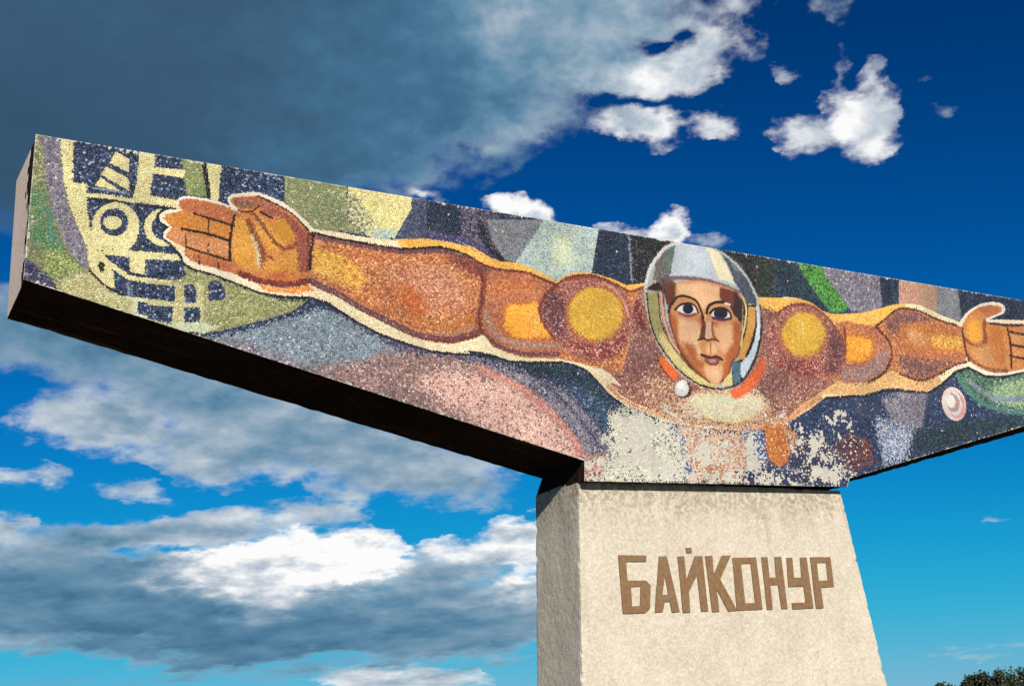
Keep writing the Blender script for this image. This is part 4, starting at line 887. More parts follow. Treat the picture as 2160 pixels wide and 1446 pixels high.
('shoulder','P',0,'gold',9,[-955,3352,-978,3274,-1027,3202,-1097,3142,-1180,3099,-1268,3079,-1353,3082,-1427,3108,-1483,3155,-1516,3217,-1522,3289,-1501,3365,-1455,3437,-1388,3498,-1306,3542,-1217,3565,-1129,3564,-1052,3539,-994,3491,-961,3427]),
('shoulder','S',20,'darkred',3,[-1625,3541,-1589,3565,-1537,3600,-1483,3629,-1428,3648,-1370,3661,-1316,3670,-1267,3674,-1223,3674,-1178,3670,-1134,3663,-1091,3652,-1042,3638,-976,3616,-903,3592,-851,3574]),
('arm','S',20,'darkred',3,[-2250,3611,-2214,3610,-2164,3609,-2111,3608,-2060,3611,-2008,3615,-1958,3616,-1916,3613,-1877,3608,-1830,3597,-1760,3577,-1681,3551,-1625,3533]),
('hand','P',0,'hand',0,[-4864,3779,-4842,3811,-4789,3830,-4663,3833,-4524,3813,-4394,3776,-4424,3793,-4474,3853,-4472,3880,-4444,3898,-4261,3943,-4116,3895,-3991,3838,-3886,3744,-3832,3674,-3841,3389,-3867,3257,-4080,3207,-4243,3221,-4402,3269,-4579,3303,-4724,3325,-4796,3362,-4810,3437,-4888,3467,-4941,3496,-4939,3527,-4905,3579,-4938,3610,-4967,3642,-4954,3675,-4874,3707,-4836,3725]),
('hand','P',0,'fingerred',6,[-4861,3782,-4818,3821,-4663,3830,-4524,3809,-4394,3774,-4433,3671,-4632,3694,-4749,3718,-4846,3745]),
('hand','P',0,'palmyellow',10,[-4444,3734,-4353,3737,-4323,3591,-4252,3441,-4262,3313,-4383,3350,-4467,3412]),
('hand','P',0,'fingeror',8,[-4968,3652,-4835,3704,-4483,3632,-4483,3547,-4824,3580,-4919,3597]),
('hand','P',0,'fingerpink',8,[-4936,3512,-4890,3560,-4483,3515,-4482,3410,-4639,3420,-4802,3448]),
('hand','P',0,'fingerred',8,[-4802,3397,-4638,3388,-4442,3363,-4442,3279,-4599,3311,-4772,3349]),
('hand','P',0,'handmauve',11,[-4261,3817,-4116,3873,-3991,3805,-3887,3710,-3851,3606,-3881,3384,-3924,3325,-3974,3480,-3961,3655,-4075,3792,-4179,3775]),
('hand','P',0,'thumb',6,[-4464,3882,-4261,3937,-4116,3884,-4179,3830,-4261,3850,-4384,3808,-4444,3831]),
('hand','P',0,'olivebrown',4,[-4282,3854,-4287,3844,-4299,3836,-4318,3829,-4341,3824,-4366,3821,-4391,3821,-4413,3824,-4430,3830,-4441,3837,-4444,3846,-4439,3854,-4427,3863,-4409,3870,-4386,3875,-4361,3878,-4336,3878,-4314,3875,-4296,3870,-4285,3862]),
('hand','S',48,'handbrown',6,[-4338,3718,-4326,3696,-4310,3663,-4292,3628,-4275,3594,-4257,3557,-4242,3517,-4231,3469,-4224,3418,-4220,3382]),
('hand','S',25,'bib',8,[-4311,3604,-4299,3579,-4283,3544,-4270,3503,-4263,3452,-4260,3396,-4257,3356]),
('hand','P',0,'palmyellow',17,[-4282,3781,-4200,3729,-4077,3595,-4025,3548,-4099,3484,-4221,3553,-4282,3673]),
('hand','P',0,'ochreyellow',13,[-4138,3760,-4054,3789,-3982,3674,-4025,3570,-4118,3632]),
('hand','S',32,'handbrown',5,[-4302,3789,-4281,3768,-4251,3738,-4221,3704,-4194,3664,-4167,3621,-4139,3586,-4109,3560,-4077,3541,-4046,3534,-4015,3547,-3984,3571,-3962,3590]),
('hand','S',23,'handbrown',6,[-4232,3487,-4204,3469,-4163,3445,-4120,3427,-4068,3422,-4014,3424,-3975,3426]),
('hand','P',0,'palmyellow',19,[-4222,3382,-4078,3465,-3942,3549,-3954,3418,-4079,3326,-4202,3310]),
('hand','S',52,'darkred',7,[-4392,3286,-4366,3276,-4327,3263,-4283,3253,-4232,3246,-4175,3243,-4121,3241,-4070,3243,-4021,3247,-3977,3254,-3936,3266,-3901,3282,-3877,3293]),
('hand','P',0,'orange',13,[-4181,3313,-4027,3365,-3997,3294,-4141,3265]),
('hand','S',37,'redbrown',6,[-3861,3670,-3857,3637,-3853,3590,-3852,3540,-3858,3484,-3868,3426,-3876,3385]),
('hand','S',18,'brownblack',2,[-4749,3718,-4718,3712,-4673,3703,-4622,3693,-4560,3683,-4492,3671,-4443,3663]),
('hand','S',23,'brownblack',2,[-4833,3579,-4782,3577,-4710,3574,-4640,3568,-4578,3557,-4519,3544,-4478,3535]),
('hand','S',18,'brownblack',2,[-4802,3440,-4760,3431,-4700,3419,-4638,3407,-4576,3396,-4514,3385,-4470,3378]),
('hand','S',21,'brownblack',2,[-4442,3745,-4448,3713,-4457,3668,-4465,3624,-4470,3588,-4474,3553,-4477,3516,-4477,3469,-4475,3420,-4474,3385]),
('hand','S',12,'darkbrown',2,[-4634,3694,-4644,3555]),
('hand','S',12,'darkbrown',2,[-4637,3493,-4639,3420]),
('hand','S',12,'darkbrown',2,[-4708,3389,-4703,3318]),
('hand','S',12,'darkbrown',2,[-4560,3357,-4562,3305]),
('hand','S',12,'darkbrown',2,[-4804,3531,-4801,3449]),
('hand','S',11,'brownblack',1,[-4444,3815,-4429,3807,-4407,3795,-4384,3789,-4360,3789,-4336,3794,-4313,3803,-4291,3820,-4270,3841,-4256,3856]),
('hand','S',19,'brownblack',2,[-4241,3809,-4148,3767]),
('hand','S',15,'darkbrown',2,[-4261,3937,-4223,3926,-4169,3910,-4116,3893,-4072,3876,-4030,3858,-3991,3836,-3953,3806,-3917,3772,-3886,3741,-3862,3714,-3844,3689,-3832,3672]),
('hand','S',20,'brownblack',3,[-3823,3703,-3824,3678,-3826,3642,-3829,3609,-3834,3587,-3840,3569,-3845,3541,-3848,3490,-3850,3431,-3851,3388]),
('glow_contour','S',15,'white',0,[-4870,3773,-4867,3785,-4862,3803,-4852,3818,-4837,3828,-4817,3836,-4790,3842,-4753,3845,-4708,3845,-4663,3844,-4616,3839,-4568,3833,-4524,3826,-4484,3817,-4449,3808,-4424,3802]),
('glow_contour','S',17,'white',0,[-4429,3801,-4446,3818,-4470,3841,-4486,3862,-4488,3876,-4481,3887,-4473,3897,-4470,3903,-4466,3907,-4444,3914,-4394,3931,-4325,3952,-4261,3962,-4209,3952,-4162,3933,-4116,3912,-4073,3895,-4031,3877,-3991,3855,-3949,3823,-3909,3786,-3875,3756,-3850,3737,-3830,3724,-3817,3715]),
('glow_contour','S',14,'white',0,[-4869,3718,-4895,3712,-4930,3703,-4959,3693,-4976,3681,-4986,3667,-4991,3654,-4991,3640,-4986,3627,-4976,3614,-4957,3605,-4933,3596,-4919,3585,-4926,3569,-4943,3552,-4956,3535,-4959,3519,-4957,3503,-4950,3489,-4934,3476,-4913,3464,-4897,3456]),
('glow_contour','S',18,'white',0,[-4815,3344,-4793,3332,-4762,3316,-4724,3302,-4681,3294,-4632,3288,-4579,3280,-4522,3271,-4461,3261,-4402,3248,-4342,3230,-4283,3209,-4243,3195]),
('arm_far','P',0,'forearm',0,[744,3283,854,3499,985,3617,1164,3682,1335,3686,1493,3613,1596,3503,1775,3568,2012,3562,2174,3564,2359,3661,2531,3775,2687,3809,2898,3800,3144,3738,3444,3697,3533,3690,3493,3457,3472,3294,3281,3245,2985,3110,2709,3025,2508,3055,2313,3100,2223,3062,2086,2990,1797,2930,1547,2932,1306,2957,885,3065]),
('arm_far','P',0,'redbrownlt',14,[1609,3520,1775,3568,2010,3554,2191,3550,2347,3426,2328,3254,2182,3059,1918,2947,1640,2918,1543,3005,1684,3226]),
('arm_far','P',0,'palemauve',25,[1552,3050,1914,3111,2287,3343,2328,3254,2161,3057,1878,2944,1586,2935]),
('arm_far','P',0,'ochrebrown',18,[1716,3470,1802,3509,2149,3453,2162,3331,2094,3203,1921,3142,1665,3134]),
('arm_far','P',0,'brightorange',14,[1753,3413,1903,3428,2079,3407,2084,3324,2036,3213,1886,3161,1687,3144]),
('arm_far','S',25,'darkred',5,[1742,3503,1741,3472,1740,3426,1736,3381,1728,3340,1718,3299,1707,3258,1692,3212,1677,3166,1665,3134]),
('arm_far','S',29,'darkbrown',7,[2193,3558,2232,3527,2286,3484,2329,3440,2352,3400,2362,3360,2363,3319,2356,3277,2339,3235,2314,3192,2279,3147,2236,3101,2182,3059,2106,3016,2019,2977,1958,2950]),
('arm_far','P',0,'ochrebrown',39,[2550,3587,2866,3668,3468,3617,3438,3420,2798,3391,2555,3431]),
('arm_far','P',0,'tanpink',23,[2639,3565,2764,3602,2944,3548,2964,3455,2759,3403,2623,3453]),
('arm_far','P',0,'yellowochre',24,[2984,3536,3469,3577,3448,3413,2976,3416]),
('arm_far','P',0,'orangebrown',19,[2536,3351,3457,3405,3439,3339,2994,3315,2568,3307]),
('arm_far','P',0,'mauvebrown',38,[2412,3262,2982,3266,3393,3335,3187,3221,2736,3050,2473,3083]),
('arm_far','P',0,'mauvebrown',27,[2348,3613,2570,3764,2810,3790,3097,3725,2870,3685,2558,3620,2358,3474]),
('arm_far','S',23,'darkbrown',4,[2194,3566,2237,3590,2298,3625,2359,3661,2417,3701,2475,3742,2531,3775,2582,3794,2631,3804,2687,3809,2752,3811,2823,3809,2898,3800,2976,3783,3057,3759,3144,3738,3251,3721,3364,3707,3444,3697]),
('arm_far','S',23,'darkbrown',6,[2410,3077,2488,3060,2600,3037,2710,3028,2803,3045,2893,3076,2986,3113,3086,3156,3189,3205,3281,3245,3360,3270,3426,3284,3472,3294]),
('shoulder_far','P',0,'shoulder',17,[728,3398,766,3453,813,3493,859,3529,900,3565,941,3596,987,3624,1042,3649,1104,3670,1165,3685,1223,3693,1280,3696,1336,3690,1391,3674,1445,3650,1494,3621,1536,3586,1573,3546,1606,3504,1638,3463,1666,3421,1686,3376,1699,3329,1703,3279,1694,3227,1669,3167,1632,3106,1591,3054,1556,3019,1518,2993,1459,2969,1368,2940,1257,2912,1147,2900,1036,2912,925,2939,833,2975,764,3018,712,3070,682,3133,680,3218,699,3315]),
('shoulder_far','P',0,'darkmauve',28,[1465,3474,1603,3489,1694,3317,1678,3195,1543,3005,1369,2991,1514,3240]),
('shoulder_far','P',0,'redspeck',34,[718,3137,925,3083,1303,3132,1433,3026,1112,2912,799,2986]),
('shoulder_far','S',25,'redbrown',5,[859,3529,890,3555,936,3592,987,3624,1042,3648,1104,3668,1164,3682,1222,3689,1279,3690,1334,3683,1390,3668,1444,3645,1493,3616,1535,3583,1572,3545,1606,3504,1640,3459,1672,3410,1693,3362,1698,3311,1693,3261,1688,3226]),
('shoulder_far','P',0,'goldfringe',17,[1502,3400,1470,3319,1411,3244,1330,3181,1235,3138,1136,3117,1043,3120,964,3148,906,3196,876,3261,874,3337,903,3416,960,3491,1038,3554,1132,3600,1232,3624,1328,3622,1411,3595,1471,3545,1502,3478]),
('shoulder_far','P',0,'gold',12,[1461,3406,1434,3335,1381,3269,1310,3214,1227,3175,1140,3156,1058,3160,988,3184,938,3226,911,3284,910,3351,935,3420,985,3486,1054,3542,1137,3583,1225,3603,1309,3602,1381,3578,1434,3534,1461,3475]),
('hand_far','P',0,'hand',0,[3482,3668,3644,3850,3834,3955,4034,4003,4226,4008,4218,3939,3915,3830,3973,3786,4533,3828,4965,3856,5193,3775,5190,3688,5299,3629,5159,3512,4986,3445,4658,3348,4371,3290,4097,3234,3858,3214,3643,3261,3499,3312,3479,3488]),
('hand_far','P',0,'palmyellow',25,[3832,3688,3824,3641,3802,3596,3769,3556,3728,3527,3683,3510,3639,3508,3600,3520,3569,3545,3550,3581,3545,3625,3553,3671,3574,3716,3606,3756,3647,3786,3692,3803,3736,3806,3776,3794,3807,3769,3826,3732]),
('hand_far','P',0,'brightorange',25,[3784,3677,3778,3646,3764,3616,3742,3590,3714,3570,3685,3559,3655,3557,3629,3565,3609,3582,3596,3606,3592,3635,3597,3666,3612,3696,3633,3723,3660,3743,3690,3754,3720,3756,3746,3748,3767,3731,3780,3707]),
('hand_far','S',54,'handbrown',8,[3520,3557,3555,3535,3605,3505,3660,3489,3723,3498,3789,3521,3839,3556,3858,3608,3859,3671,3863,3724,3877,3757,3894,3780,3906,3795]),
('hand_far','S',49,'handbrown',8,[3513,3362,3544,3338,3591,3305,3647,3277,3713,3259,3788,3246,3866,3239,3951,3240,4039,3246,4101,3251]),
('hand_far','S',38,'palmyellow',8,[4148,3737,4153,3686,4160,3613,4161,3537,4150,3457,4133,3376,4121,3318]),
('hand_far','P',0,'tanpink',33,[3567,3481,3825,3505,4180,3522,4116,3301,3825,3260,3596,3337]),
('hand_far','P',0,'ochrebrown',33,[3959,3734,4197,3742,4121,3318,3963,3256,3891,3495]),
('hand_far','S',34,'darkbrown',4,[3973,3786,4047,3786,4153,3787,4258,3790,4360,3799,4460,3811,4530,3819]),
('hand_far','S',31,'brownblack',4,[4285,3717,4333,3713,4405,3707,4496,3705,4623,3710,4769,3719,4874,3726]),
('hand_far','S',30,'brownblack',4,[4242,3570,4290,3565,4362,3559,4451,3557,4577,3561,4723,3569,4827,3575]),
('hand_far','S',30,'brownblack',4,[4202,3433,4250,3428,4321,3422,4410,3419,4535,3422,4680,3430,4783,3435]),
('hand_far','S',30,'brownblack',4,[4251,3764,4253,3715,4256,3643,4252,3563,4231,3467,4204,3363,4184,3291]),
('hand_far','P',0,'tanpink',13,[4299,3685,4490,3687,4863,3690,4846,3637,4296,3592]),
('hand_far','P',0,'tanpink',13,[4273,3515,4441,3522,4819,3549,4797,3479,4250,3437]),
('hand_far','S',32,'darkbrown',6,[3505,3670,3502,3653,3497,3626,3494,3587,3494,3527,3496,3453,3498,3393,3502,3355,3507,3330,3511,3313]),
('hand_far','P',0,'fingerred',9,[3829,3937,4031,3991,4211,3998,4195,3945,3920,3847]),
('glow_contour','S',21,'white',0,[3474,3724,3514,3761,3571,3813,3636,3862,3708,3905,3787,3945,3863,3978,3933,4002,4000,4018,4065,4029,4137,4035,4208,4037,4255,4028,4274,4007,4270,3975,4235,3941,4145,3900,4026,3857,3949,3825,3932,3810,3956,3805,4026,3808,4166,3820,4357,3840,4542,3858,4715,3870,4882,3879,5000,3886]),
('glow_contour','S',21,'white',0,[3270,3205,3329,3224,3412,3251,3487,3266,3538,3258,3581,3238,3632,3219,3700,3207,3776,3196,3852,3191,3921,3192,3989,3198,4066,3209,4152,3225,4249,3247,4365,3270,4531,3295,4718,3321,4853,3340]),
('collar','P',0,'vermilion',7,[-625,2962,-549,2993,-472,2914,-392,2860,-421,2809,-489,2769,-582,2850]),
('collar','P',0,'vermilion',9,[633,3088,633,2997,526,2835,311,2680,191,2649,157,2724,288,2772,442,2904,567,3030]),
('collar','S',14,'darkbrown',3,[-618,2957,-606,2930,-588,2893,-566,2857,-538,2825,-506,2794,-484,2773]),
('helmet','P',0,'helmetgrey',0,[-688,3601,-682,3638,-673,3670,-660,3706,-644,3749,-624,3796,-600,3842,-568,3886,-532,3930,-494,3972,-457,4011,-419,4048,-376,4080,-325,4108,-270,4131,-215,4150,-162,4163,-109,4171,-57,4175,-6,4174,45,4169,97,4161,151,4150,207,4137,264,4117,324,4090,386,4057,441,4020,488,3978,529,3933,565,3887,595,3841,620,3793,640,3748,654,3709,663,3673,669,3631,673,3582,673,3528,669,3472,661,3414,648,3355,631,3296,609,3237,583,3178,553,3119,520,3062,484,3006,446,2956,409,2911,370,2872,330,2838,287,2810,242,2787,194,2769,144,2754,92,2743,37,2736,-23,2733,-86,2733,-144,2737,-195,2748,-242,2763,-286,2780,-324,2799,-359,2821,-394,2845,-430,2872,-465,2902,-498,2934,-530,2970,-559,3010,-585,3049,-606,3086,-625,3124,-642,3167,-656,3218,-669,3274,-679,3326,-686,3369,-690,3408,-692,3450,-693,3500,-692,3553]),
('helmet','P',0,'helmetdark',6,[-343,4098,-256,4126,-312,3971,-369,3792,-404,3758,-581,3697,-526,3903]),
('helmet','P',0,'greengrey',14,[-359,4089,-256,4126,-307,3972,-366,3792,-424,3826,-407,3958]),
('helmet','P',0,'helmetlight',4,[-256,4126,-59,4165,65,4156,127,4044,168,3903,191,3826,-45,3833,-369,3792,-312,3971]),
('helmet','P',0,'creamwhite',6,[65,4156,127,4152,245,4094,336,3965,397,3792,191,3826,170,3917,128,4051]),
('helmet','P',0,'helmetdark2',6,[271,4111,439,4006,563,3874,637,3735,664,3604,520,3614,456,3713,392,3812,350,3954]),
('helmet','P',0,'greengrey',8,[368,4064,427,4031,465,3969,428,3937,369,3970]),
('helmet','S',28,'palegrey',5,[278,4106,321,4081,382,4045,439,4006,483,3966,522,3923,556,3879,583,3835,605,3790,623,3746,637,3707,646,3670,652,3629,653,3577,651,3522,648,3483]),
('helmet','S',31,'whitegrey',4,[-672,3616,-665,3642,-654,3681,-641,3721,-626,3761,-608,3802,-585,3843,-555,3885,-520,3927,-483,3967,-448,4004,-411,4039,-369,4071,-316,4099,-257,4123,-216,4140]),
('helmet','S',22,'helmetlight',3,[-378,3783,-336,3792,-276,3805,-215,3817,-160,3825,-105,3831,-45,3833,23,3830,96,3822,170,3813,253,3804,336,3793,396,3786]),
('helmet','S',38,'mauveline',4,[-548,3669,-512,3693,-461,3726,-404,3754,-348,3768,-288,3776,-220,3782,-136,3788,-43,3792,42,3792,109,3786,166,3776,226,3765,298,3750,373,3734,425,3723]),
('helmet','P',0,'brownblack',7,[-681,3602,-567,3692,-451,3739,-383,3741,-404,3584,-448,3477,-467,3615,-562,3616]),
('helmet','P',0,'mauvedk',11,[-527,3723,-387,3766,-318,3723,-351,3591,-430,3556,-463,3641]),
('helmet','P',0,'olivebeige',4,[-665,3579,-535,3603,-542,3467,-543,3316,-477,3148,-339,2975,-186,2855,13,2782,-8,2740,-170,2760,-377,2861,-531,3020,-631,3195,-664,3390]),
('helmet','P',0,'strawcream',19,[-596,3186,-519,3219,-339,2975,-186,2855,13,2782,-8,2740,-170,2760,-377,2861,-531,3020]),
('helmet','P',0,'brownred',4,[-524,3608,-467,3615,-484,3372,-435,3190,-351,3049,-183,2877,-268,2907,-407,3068,-514,3257,-529,3418]),
('helmet','S',31,'pinkskin',3,[-505,3598,-506,3558,-507,3501,-507,3446,-505,3399,-503,3354,-495,3309,-482,3260,-465,3210,-446,3164,-422,3118,-396,3076,-378,3046]),
('helmet','S',12,'brownblack',1,[-532,3601,-534,3567,-537,3518,-539,3467,-542,3419,-544,3369,-538,3316,-524,3262,-502,3206,-473,3149,-433,3090,-385,3030,-335,2976,-283,2929,-230,2888,-182,2855,-138,2832,-100,2816,-74,2806]),
('helmet','S',17,'brownblack',3,[-662,3579,-664,3530,-666,3461,-664,3390,-658,3325,-648,3259,-631,3195,-604,3134,-570,3076,-531,3020,-485,2964,-434,2909,-377,2861,-312,2819,-242,2782,-171,2755,-100,2740,-29,2735,37,2736,94,2743,146,2755,195,2771,242,2789,287,2811,330,2838,370,2872,409,2911,446,2956,484,3006,520,3062,553,3119,583,3178,609,3237,631,3296,648,3356,661,3415,669,3472,672,3528,671,3581,670,3618]),
('face','P',0,'skin',0,[-327,3716,-203,3753,-52,3780,92,3779,226,3765,331,3747,409,3721,454,3695,467,3635,441,3481,399,3312,363,3190,325,3098,277,3050,233,3014,211,2956,184,2896,122,2837,60,2792,34,2776,12,2776,-27,2782,-75,2800,-128,2827,-185,2865,-245,2917,-302,2979,-348,3045,-386,3120,-419,3210,-442,3302,-446,3377,-437,3453,-417,3550,-390,3637,-372,3684]),
('face','P',0,'brownred',8,[-442,3695,-315,3723,-347,3565,-411,3482,-433,3429,-449,3528]),
('face','P',0,'forehead',12,[-305,3712,7,3764,198,3741,177,3601,54,3561,-36,3473,-83,3571,-199,3609,-323,3581]),
('face','P',0,'skinlt',29,[-58,3743,189,3734,164,3619,-20,3578]),
('face','P',0,'templered',7,[203,3742,409,3718,428,3590,337,3567,201,3604,180,3654]),
('face','P',0,'templedark',7,[379,3730,467,3635,412,3392,366,3452,337,3567]),
('face','P',0,'cheekdark',11,[-433,3429,-351,3374,-354,3135,-229,2973,-73,2812,-185,2865,-302,2979,-386,3120,-442,3302]),
('face','P',0,'forehead',17,[-336,3376,-97,3363,-85,3237,-143,3156,-112,3058,-166,2991,-278,3043,-356,3173]),
('face','P',0,'forehead',4,[-315,3366,-123,3342,-91,3199,-169,3128,-277,3155]),
('face','P',0,'forehead',4,[97,3333,257,3362,262,3247,140,3158,87,3216]),
('face','P',0,'cheekdark',20,[-336,3162,-177,3127,-165,3003,-84,2936,-149,2905,-280,3030]),
('face','P',0,'skinlt',17,[78,3356,291,3379,281,3197,151,3082,69,3151]),
('face','P',0,'cheekdark',12,[308,3407,408,3417,328,3099,223,3000,147,2955,165,3071,278,3197]),
('face','P',0,'skinlt',11,[-115,2933,40,2959,129,2941,137,2892,45,2791,-1,2787,-73,2812]),
('face','P',0,'cheekorange',11,[137,2993,225,3013,184,2896,79,2812]),
('face','P',0,'redpink',11,[-107,3401,-45,3407,-59,3316,-101,3338]),
('face','P',0,'redpink',12,[53,3399,130,3394,113,3334,60,3342]),
('face','P',0,'brownred',1,[-76,3430,-31,3422,-25,3320,-60,3204,-132,3177,-100,3261,-70,3341]),
('face','S',14,'brownred',3,[61,3380,52,3356,41,3321,35,3288,42,3259,54,3233,64,3214]),
('face','P',0,'nose',1,[-10,3379,35,3380,35,3250,2,3211,-46,3213,-40,3280]),
('face','S',17,'cheekdark',4,[47,3327,48,3307,49,3278,54,3251,67,3231,84,3214,96,3202]),
('face','S',19,'darkbrown',3,[-138,3184,-121,3191,-97,3201,-75,3207,-57,3203,-41,3194,-24,3190,-3,3196,19,3206,40,3212,63,3209,84,3202,100,3197]),
('face','S',14,'strawcream',3,[22,3531,15,3514,6,3489,-3,3463,-13,3437,-23,3409,-29,3390]),
('face','P',0,'skinlt',11,[-35,3166,73,3177,65,3075,-66,3062]),
('face','S',14,'cheekdark',3,[3,3170,-9,3068]),
('face','S',17,'brownred',4,[-433,3429,-434,3398,-435,3353,-432,3303,-421,3248,-404,3189,-384,3132,-360,3080,-333,3031,-301,2985,-265,2943,-225,2906,-184,2871,-139,2838,-93,2809,-61,2788]),
('face','S',17,'brownred',4,[391,3311,374,3251,349,3168,322,3098,289,3057,253,3029,223,3000,206,2965,195,2930,176,2895,138,2858,93,2823,61,2798]),
('face','P',0,'forehead',14,[-31,2890,63,2911,75,2837,15,2794,-27,2816]),
('mouth','P',0,'lip',3,[-101,3028,-38,3046,-1,3037,55,3055,104,3027,62,2980,-5,2961,-64,2972]),
('mouth','S',28,'wine',1,[-120,3045,-103,3043,-80,3039,-58,3036,-39,3031,-22,3027,-4,3027,14,3032,34,3041,53,3046,76,3040,98,3031,114,3023]),
('mouth','P',0,'lippale',4,[-44,3008,34,3021,45,2991,-25,2981]),
('mouth','S',10,'darkbrown',1,[-91,2991,-77,2983,-56,2971,-35,2962,-15,2960,7,2960,26,2964,43,2971,59,2982,69,2989]),
('eye','P',0,'eyewhite',0,[-339,3462,-322,3482,-289,3503,-242,3522,-194,3532,-157,3525,-130,3509,-112,3481,-112,3454,-141,3437,-186,3428,-243,3427,-295,3434,-327,3446]),
('eye','P',0,'iris',0,[-148,3487,-153,3471,-164,3455,-180,3442,-198,3433,-218,3428,-237,3429,-253,3434,-266,3444,-272,3457,-273,3473,-268,3489,-257,3505,-242,3518,-223,3527,-203,3532,-184,3532,-168,3527,-155,3517,-149,3503]),
('eye','P',0,'black',0,[-171,3486,-174,3476,-180,3467,-189,3459,-200,3453,-212,3451,-223,3451,-233,3454,-240,3460,-244,3468,-244,3478,-241,3487,-235,3497,-226,3505,-215,3510,-203,3513,-192,3513,-182,3510,-175,3504,-171,3495]),
('eye','S',20,'brownblack',0,[-363,3452,-347,3467,-323,3489,-296,3508,-263,3521,-227,3532,-194,3537,-165,3535,-140,3527,-121,3515,-109,3495,-103,3472,-99,3455]),
('eye','S',28,'eyelid',3,[-314,3424,-292,3418,-260,3411,-227,3408,-190,3416,-152,3428,-125,3437]),
('face','S',24,'brownblack',1,[-366,3538,-358,3547,-347,3561,-331,3574,-311,3585,-287,3595,-260,3601,-231,3603,-200,3601,-170,3595,-143,3588,-117,3578,-96,3563,-81,3539,-71,3511,-62,3483,-53,3455,-47,3427,-42,3408]),
('face','S',25,'brownblack',3,[-366,3538,-378,3523,-395,3503,-411,3482,-423,3460,-434,3437,-441,3421]),
('face','S',13,'tanpink',1,[-281,3558,-252,3560,-211,3562,-175,3560,-149,3551,-126,3538,-111,3529]),
('face','S',13,'tanpink',1,[65,3529,100,3540,149,3553,194,3561,231,3556,263,3545,285,3537]),
('eye_far','P',0,'eyewhite',0,[47,3463,68,3484,108,3504,164,3519,220,3525,254,3513,274,3492,283,3466,273,3442,228,3428,173,3421,124,3422,84,3429,56,3444]),
('eye_far','P',0,'iris',0,[256,3487,249,3469,235,3452,214,3438,189,3428,162,3422,136,3422,113,3427,96,3437,87,3451,85,3468,92,3486,106,3502,127,3517,152,3527,179,3533,205,3533,228,3528,245,3518,255,3504]),
('eye_far','P',0,'black',0,[220,3486,216,3476,209,3466,198,3458,185,3452,171,3449,157,3449,146,3452,137,3458,132,3466,131,3476,135,3486,143,3495,153,3503,167,3509,180,3512,194,3512,206,3509,214,3503,219,3495]),
('eye_far','S',24,'brownblack',0,[39,3462,56,3477,80,3498,109,3515,145,3526,186,3534,222,3535,249,3526,271,3510,286,3493,291,3474,290,3455,288,3441]),
('eye_far','S',29,'plum',3,[67,3422,94,3419,133,3414,171,3413,211,3419,250,3430,278,3437]),
('face','S',28,'brownblack',1,[2,3458,8,3476,17,3502,30,3525,50,3544,75,3560,102,3573,133,3583,166,3590,199,3593,231,3592,262,3587,291,3577,316,3561,339,3540,357,3517,371,3488,382,3457,389,3435]),
('face','P',0,'templedark',4,[291,3575,367,3557,396,3442,330,3474]),
('face','P',0,'white',3,[307,3577,303,3573,296,3571,286,3569,275,3568,262,3569,251,3571,241,3574,233,3578,229,3582,229,3586,233,3589,240,3592,250,3594,261,3594,274,3593,285,3591,295,3588,303,3585,307,3581]),
('helmet','P',0,'brownblack',3,[472,3662,526,3602,633,3614,666,3471,628,3296,550,3119,444,2962,322,2838,195,2774,231,3001,318,3034,369,3180,424,3367]),
('helmet','P',0,'ochrepanel',3,[523,3585,613,3590,579,3409,499,3244,388,3053,311,3031,365,3173,460,3344]),
('helmet','P',0,'icewhite',3,[619,3599,651,3603,651,3470,615,3295,537,3118,438,2974,332,2855,316,2907,334,3010,452,3104,537,3235,602,3412]),
('helmet','P',0,'steelblue',4,[228,3001,328,3019,307,2833,217,2793]),
('helmet','P',0,'strawcream',4,[121,2840,205,2916,208,2797,69,2751]),
('helmet','S',21,'strawcream',1,[472,3662,479,3637,489,3601,492,3558,482,3506,466,3448,449,3395,432,3355,415,3320,399,3286,386,3246,374,3207,366,3179]),
('helmet','S',15,'palegrey',2,[632,3654,637,3628,644,3590,648,3549,647,3502,642,3451,639,3415]),
('bolt','P',0,'darkbrown',5,[-279,2703,-287,2677,-303,2654,-325,2634,-351,2621,-379,2615,-406,2617,-429,2627,-446,2643,-455,2665,-456,2689,-448,2714,-433,2738,-411,2757,-385,2771,-357,2777,-330,2775,-306,2766,-289,2749,-280,2727]),
('bolt','P',0,'boltgrey',4,[-308,2714,-316,2690,-330,2668,-350,2650,-374,2637,-399,2632,-423,2634,-443,2643,-458,2658,-467,2678,-467,2702,-460,2725,-446,2747,-426,2766,-403,2778,-378,2784,-353,2782,-333,2773,-317,2758,-309,2737]),
('bolt','P',0,'white',8,[-360,2734,-363,2723,-370,2713,-379,2705,-391,2699,-403,2697,-414,2698,-424,2702,-432,2709,-436,2718,-436,2728,-433,2739,-426,2749,-417,2757,-405,2763,-393,2766,-382,2765,-372,2761,-364,2754,-360,2745]),
('background','P',0,'paleflesh',24,[-502,2400,-196,2342,267,2369,466,2381,440,1883,-450,1851,-445,2148]),
('background','P',0,'bluecream',25,[245,2352,504,2367,498,2101,384,1896,172,1904,302,2108]),
('background','P',0,'bluecream',23,[-593,2394,-457,2327,-411,2134,-365,1943,-537,1878,-627,2138]),
('background','P',0,'tanbrown',24,[-264,2007,0,2018,-14,1927,-261,1903]),
('background','P',0,'rustochre',15,[527,2445,801,2449,895,2342,758,2097,624,2029,518,2102,505,2257]),
('background','P',0,'tanspeck',19,[751,2398,911,2375,899,2199,790,2162]),
('background','P',0,'blue',15,[576,1981,812,2060,840,1991,761,1895,620,1890]),
('background','P',0,'dustpinkmix',31,[-1481,2025,-1224,2094,-1217,1852,-1503,1814]),
('background','P',0,'redbrownmix',31,[1283,2234,1598,2397,1834,2261,1708,2091,1452,2015,1250,2071]),
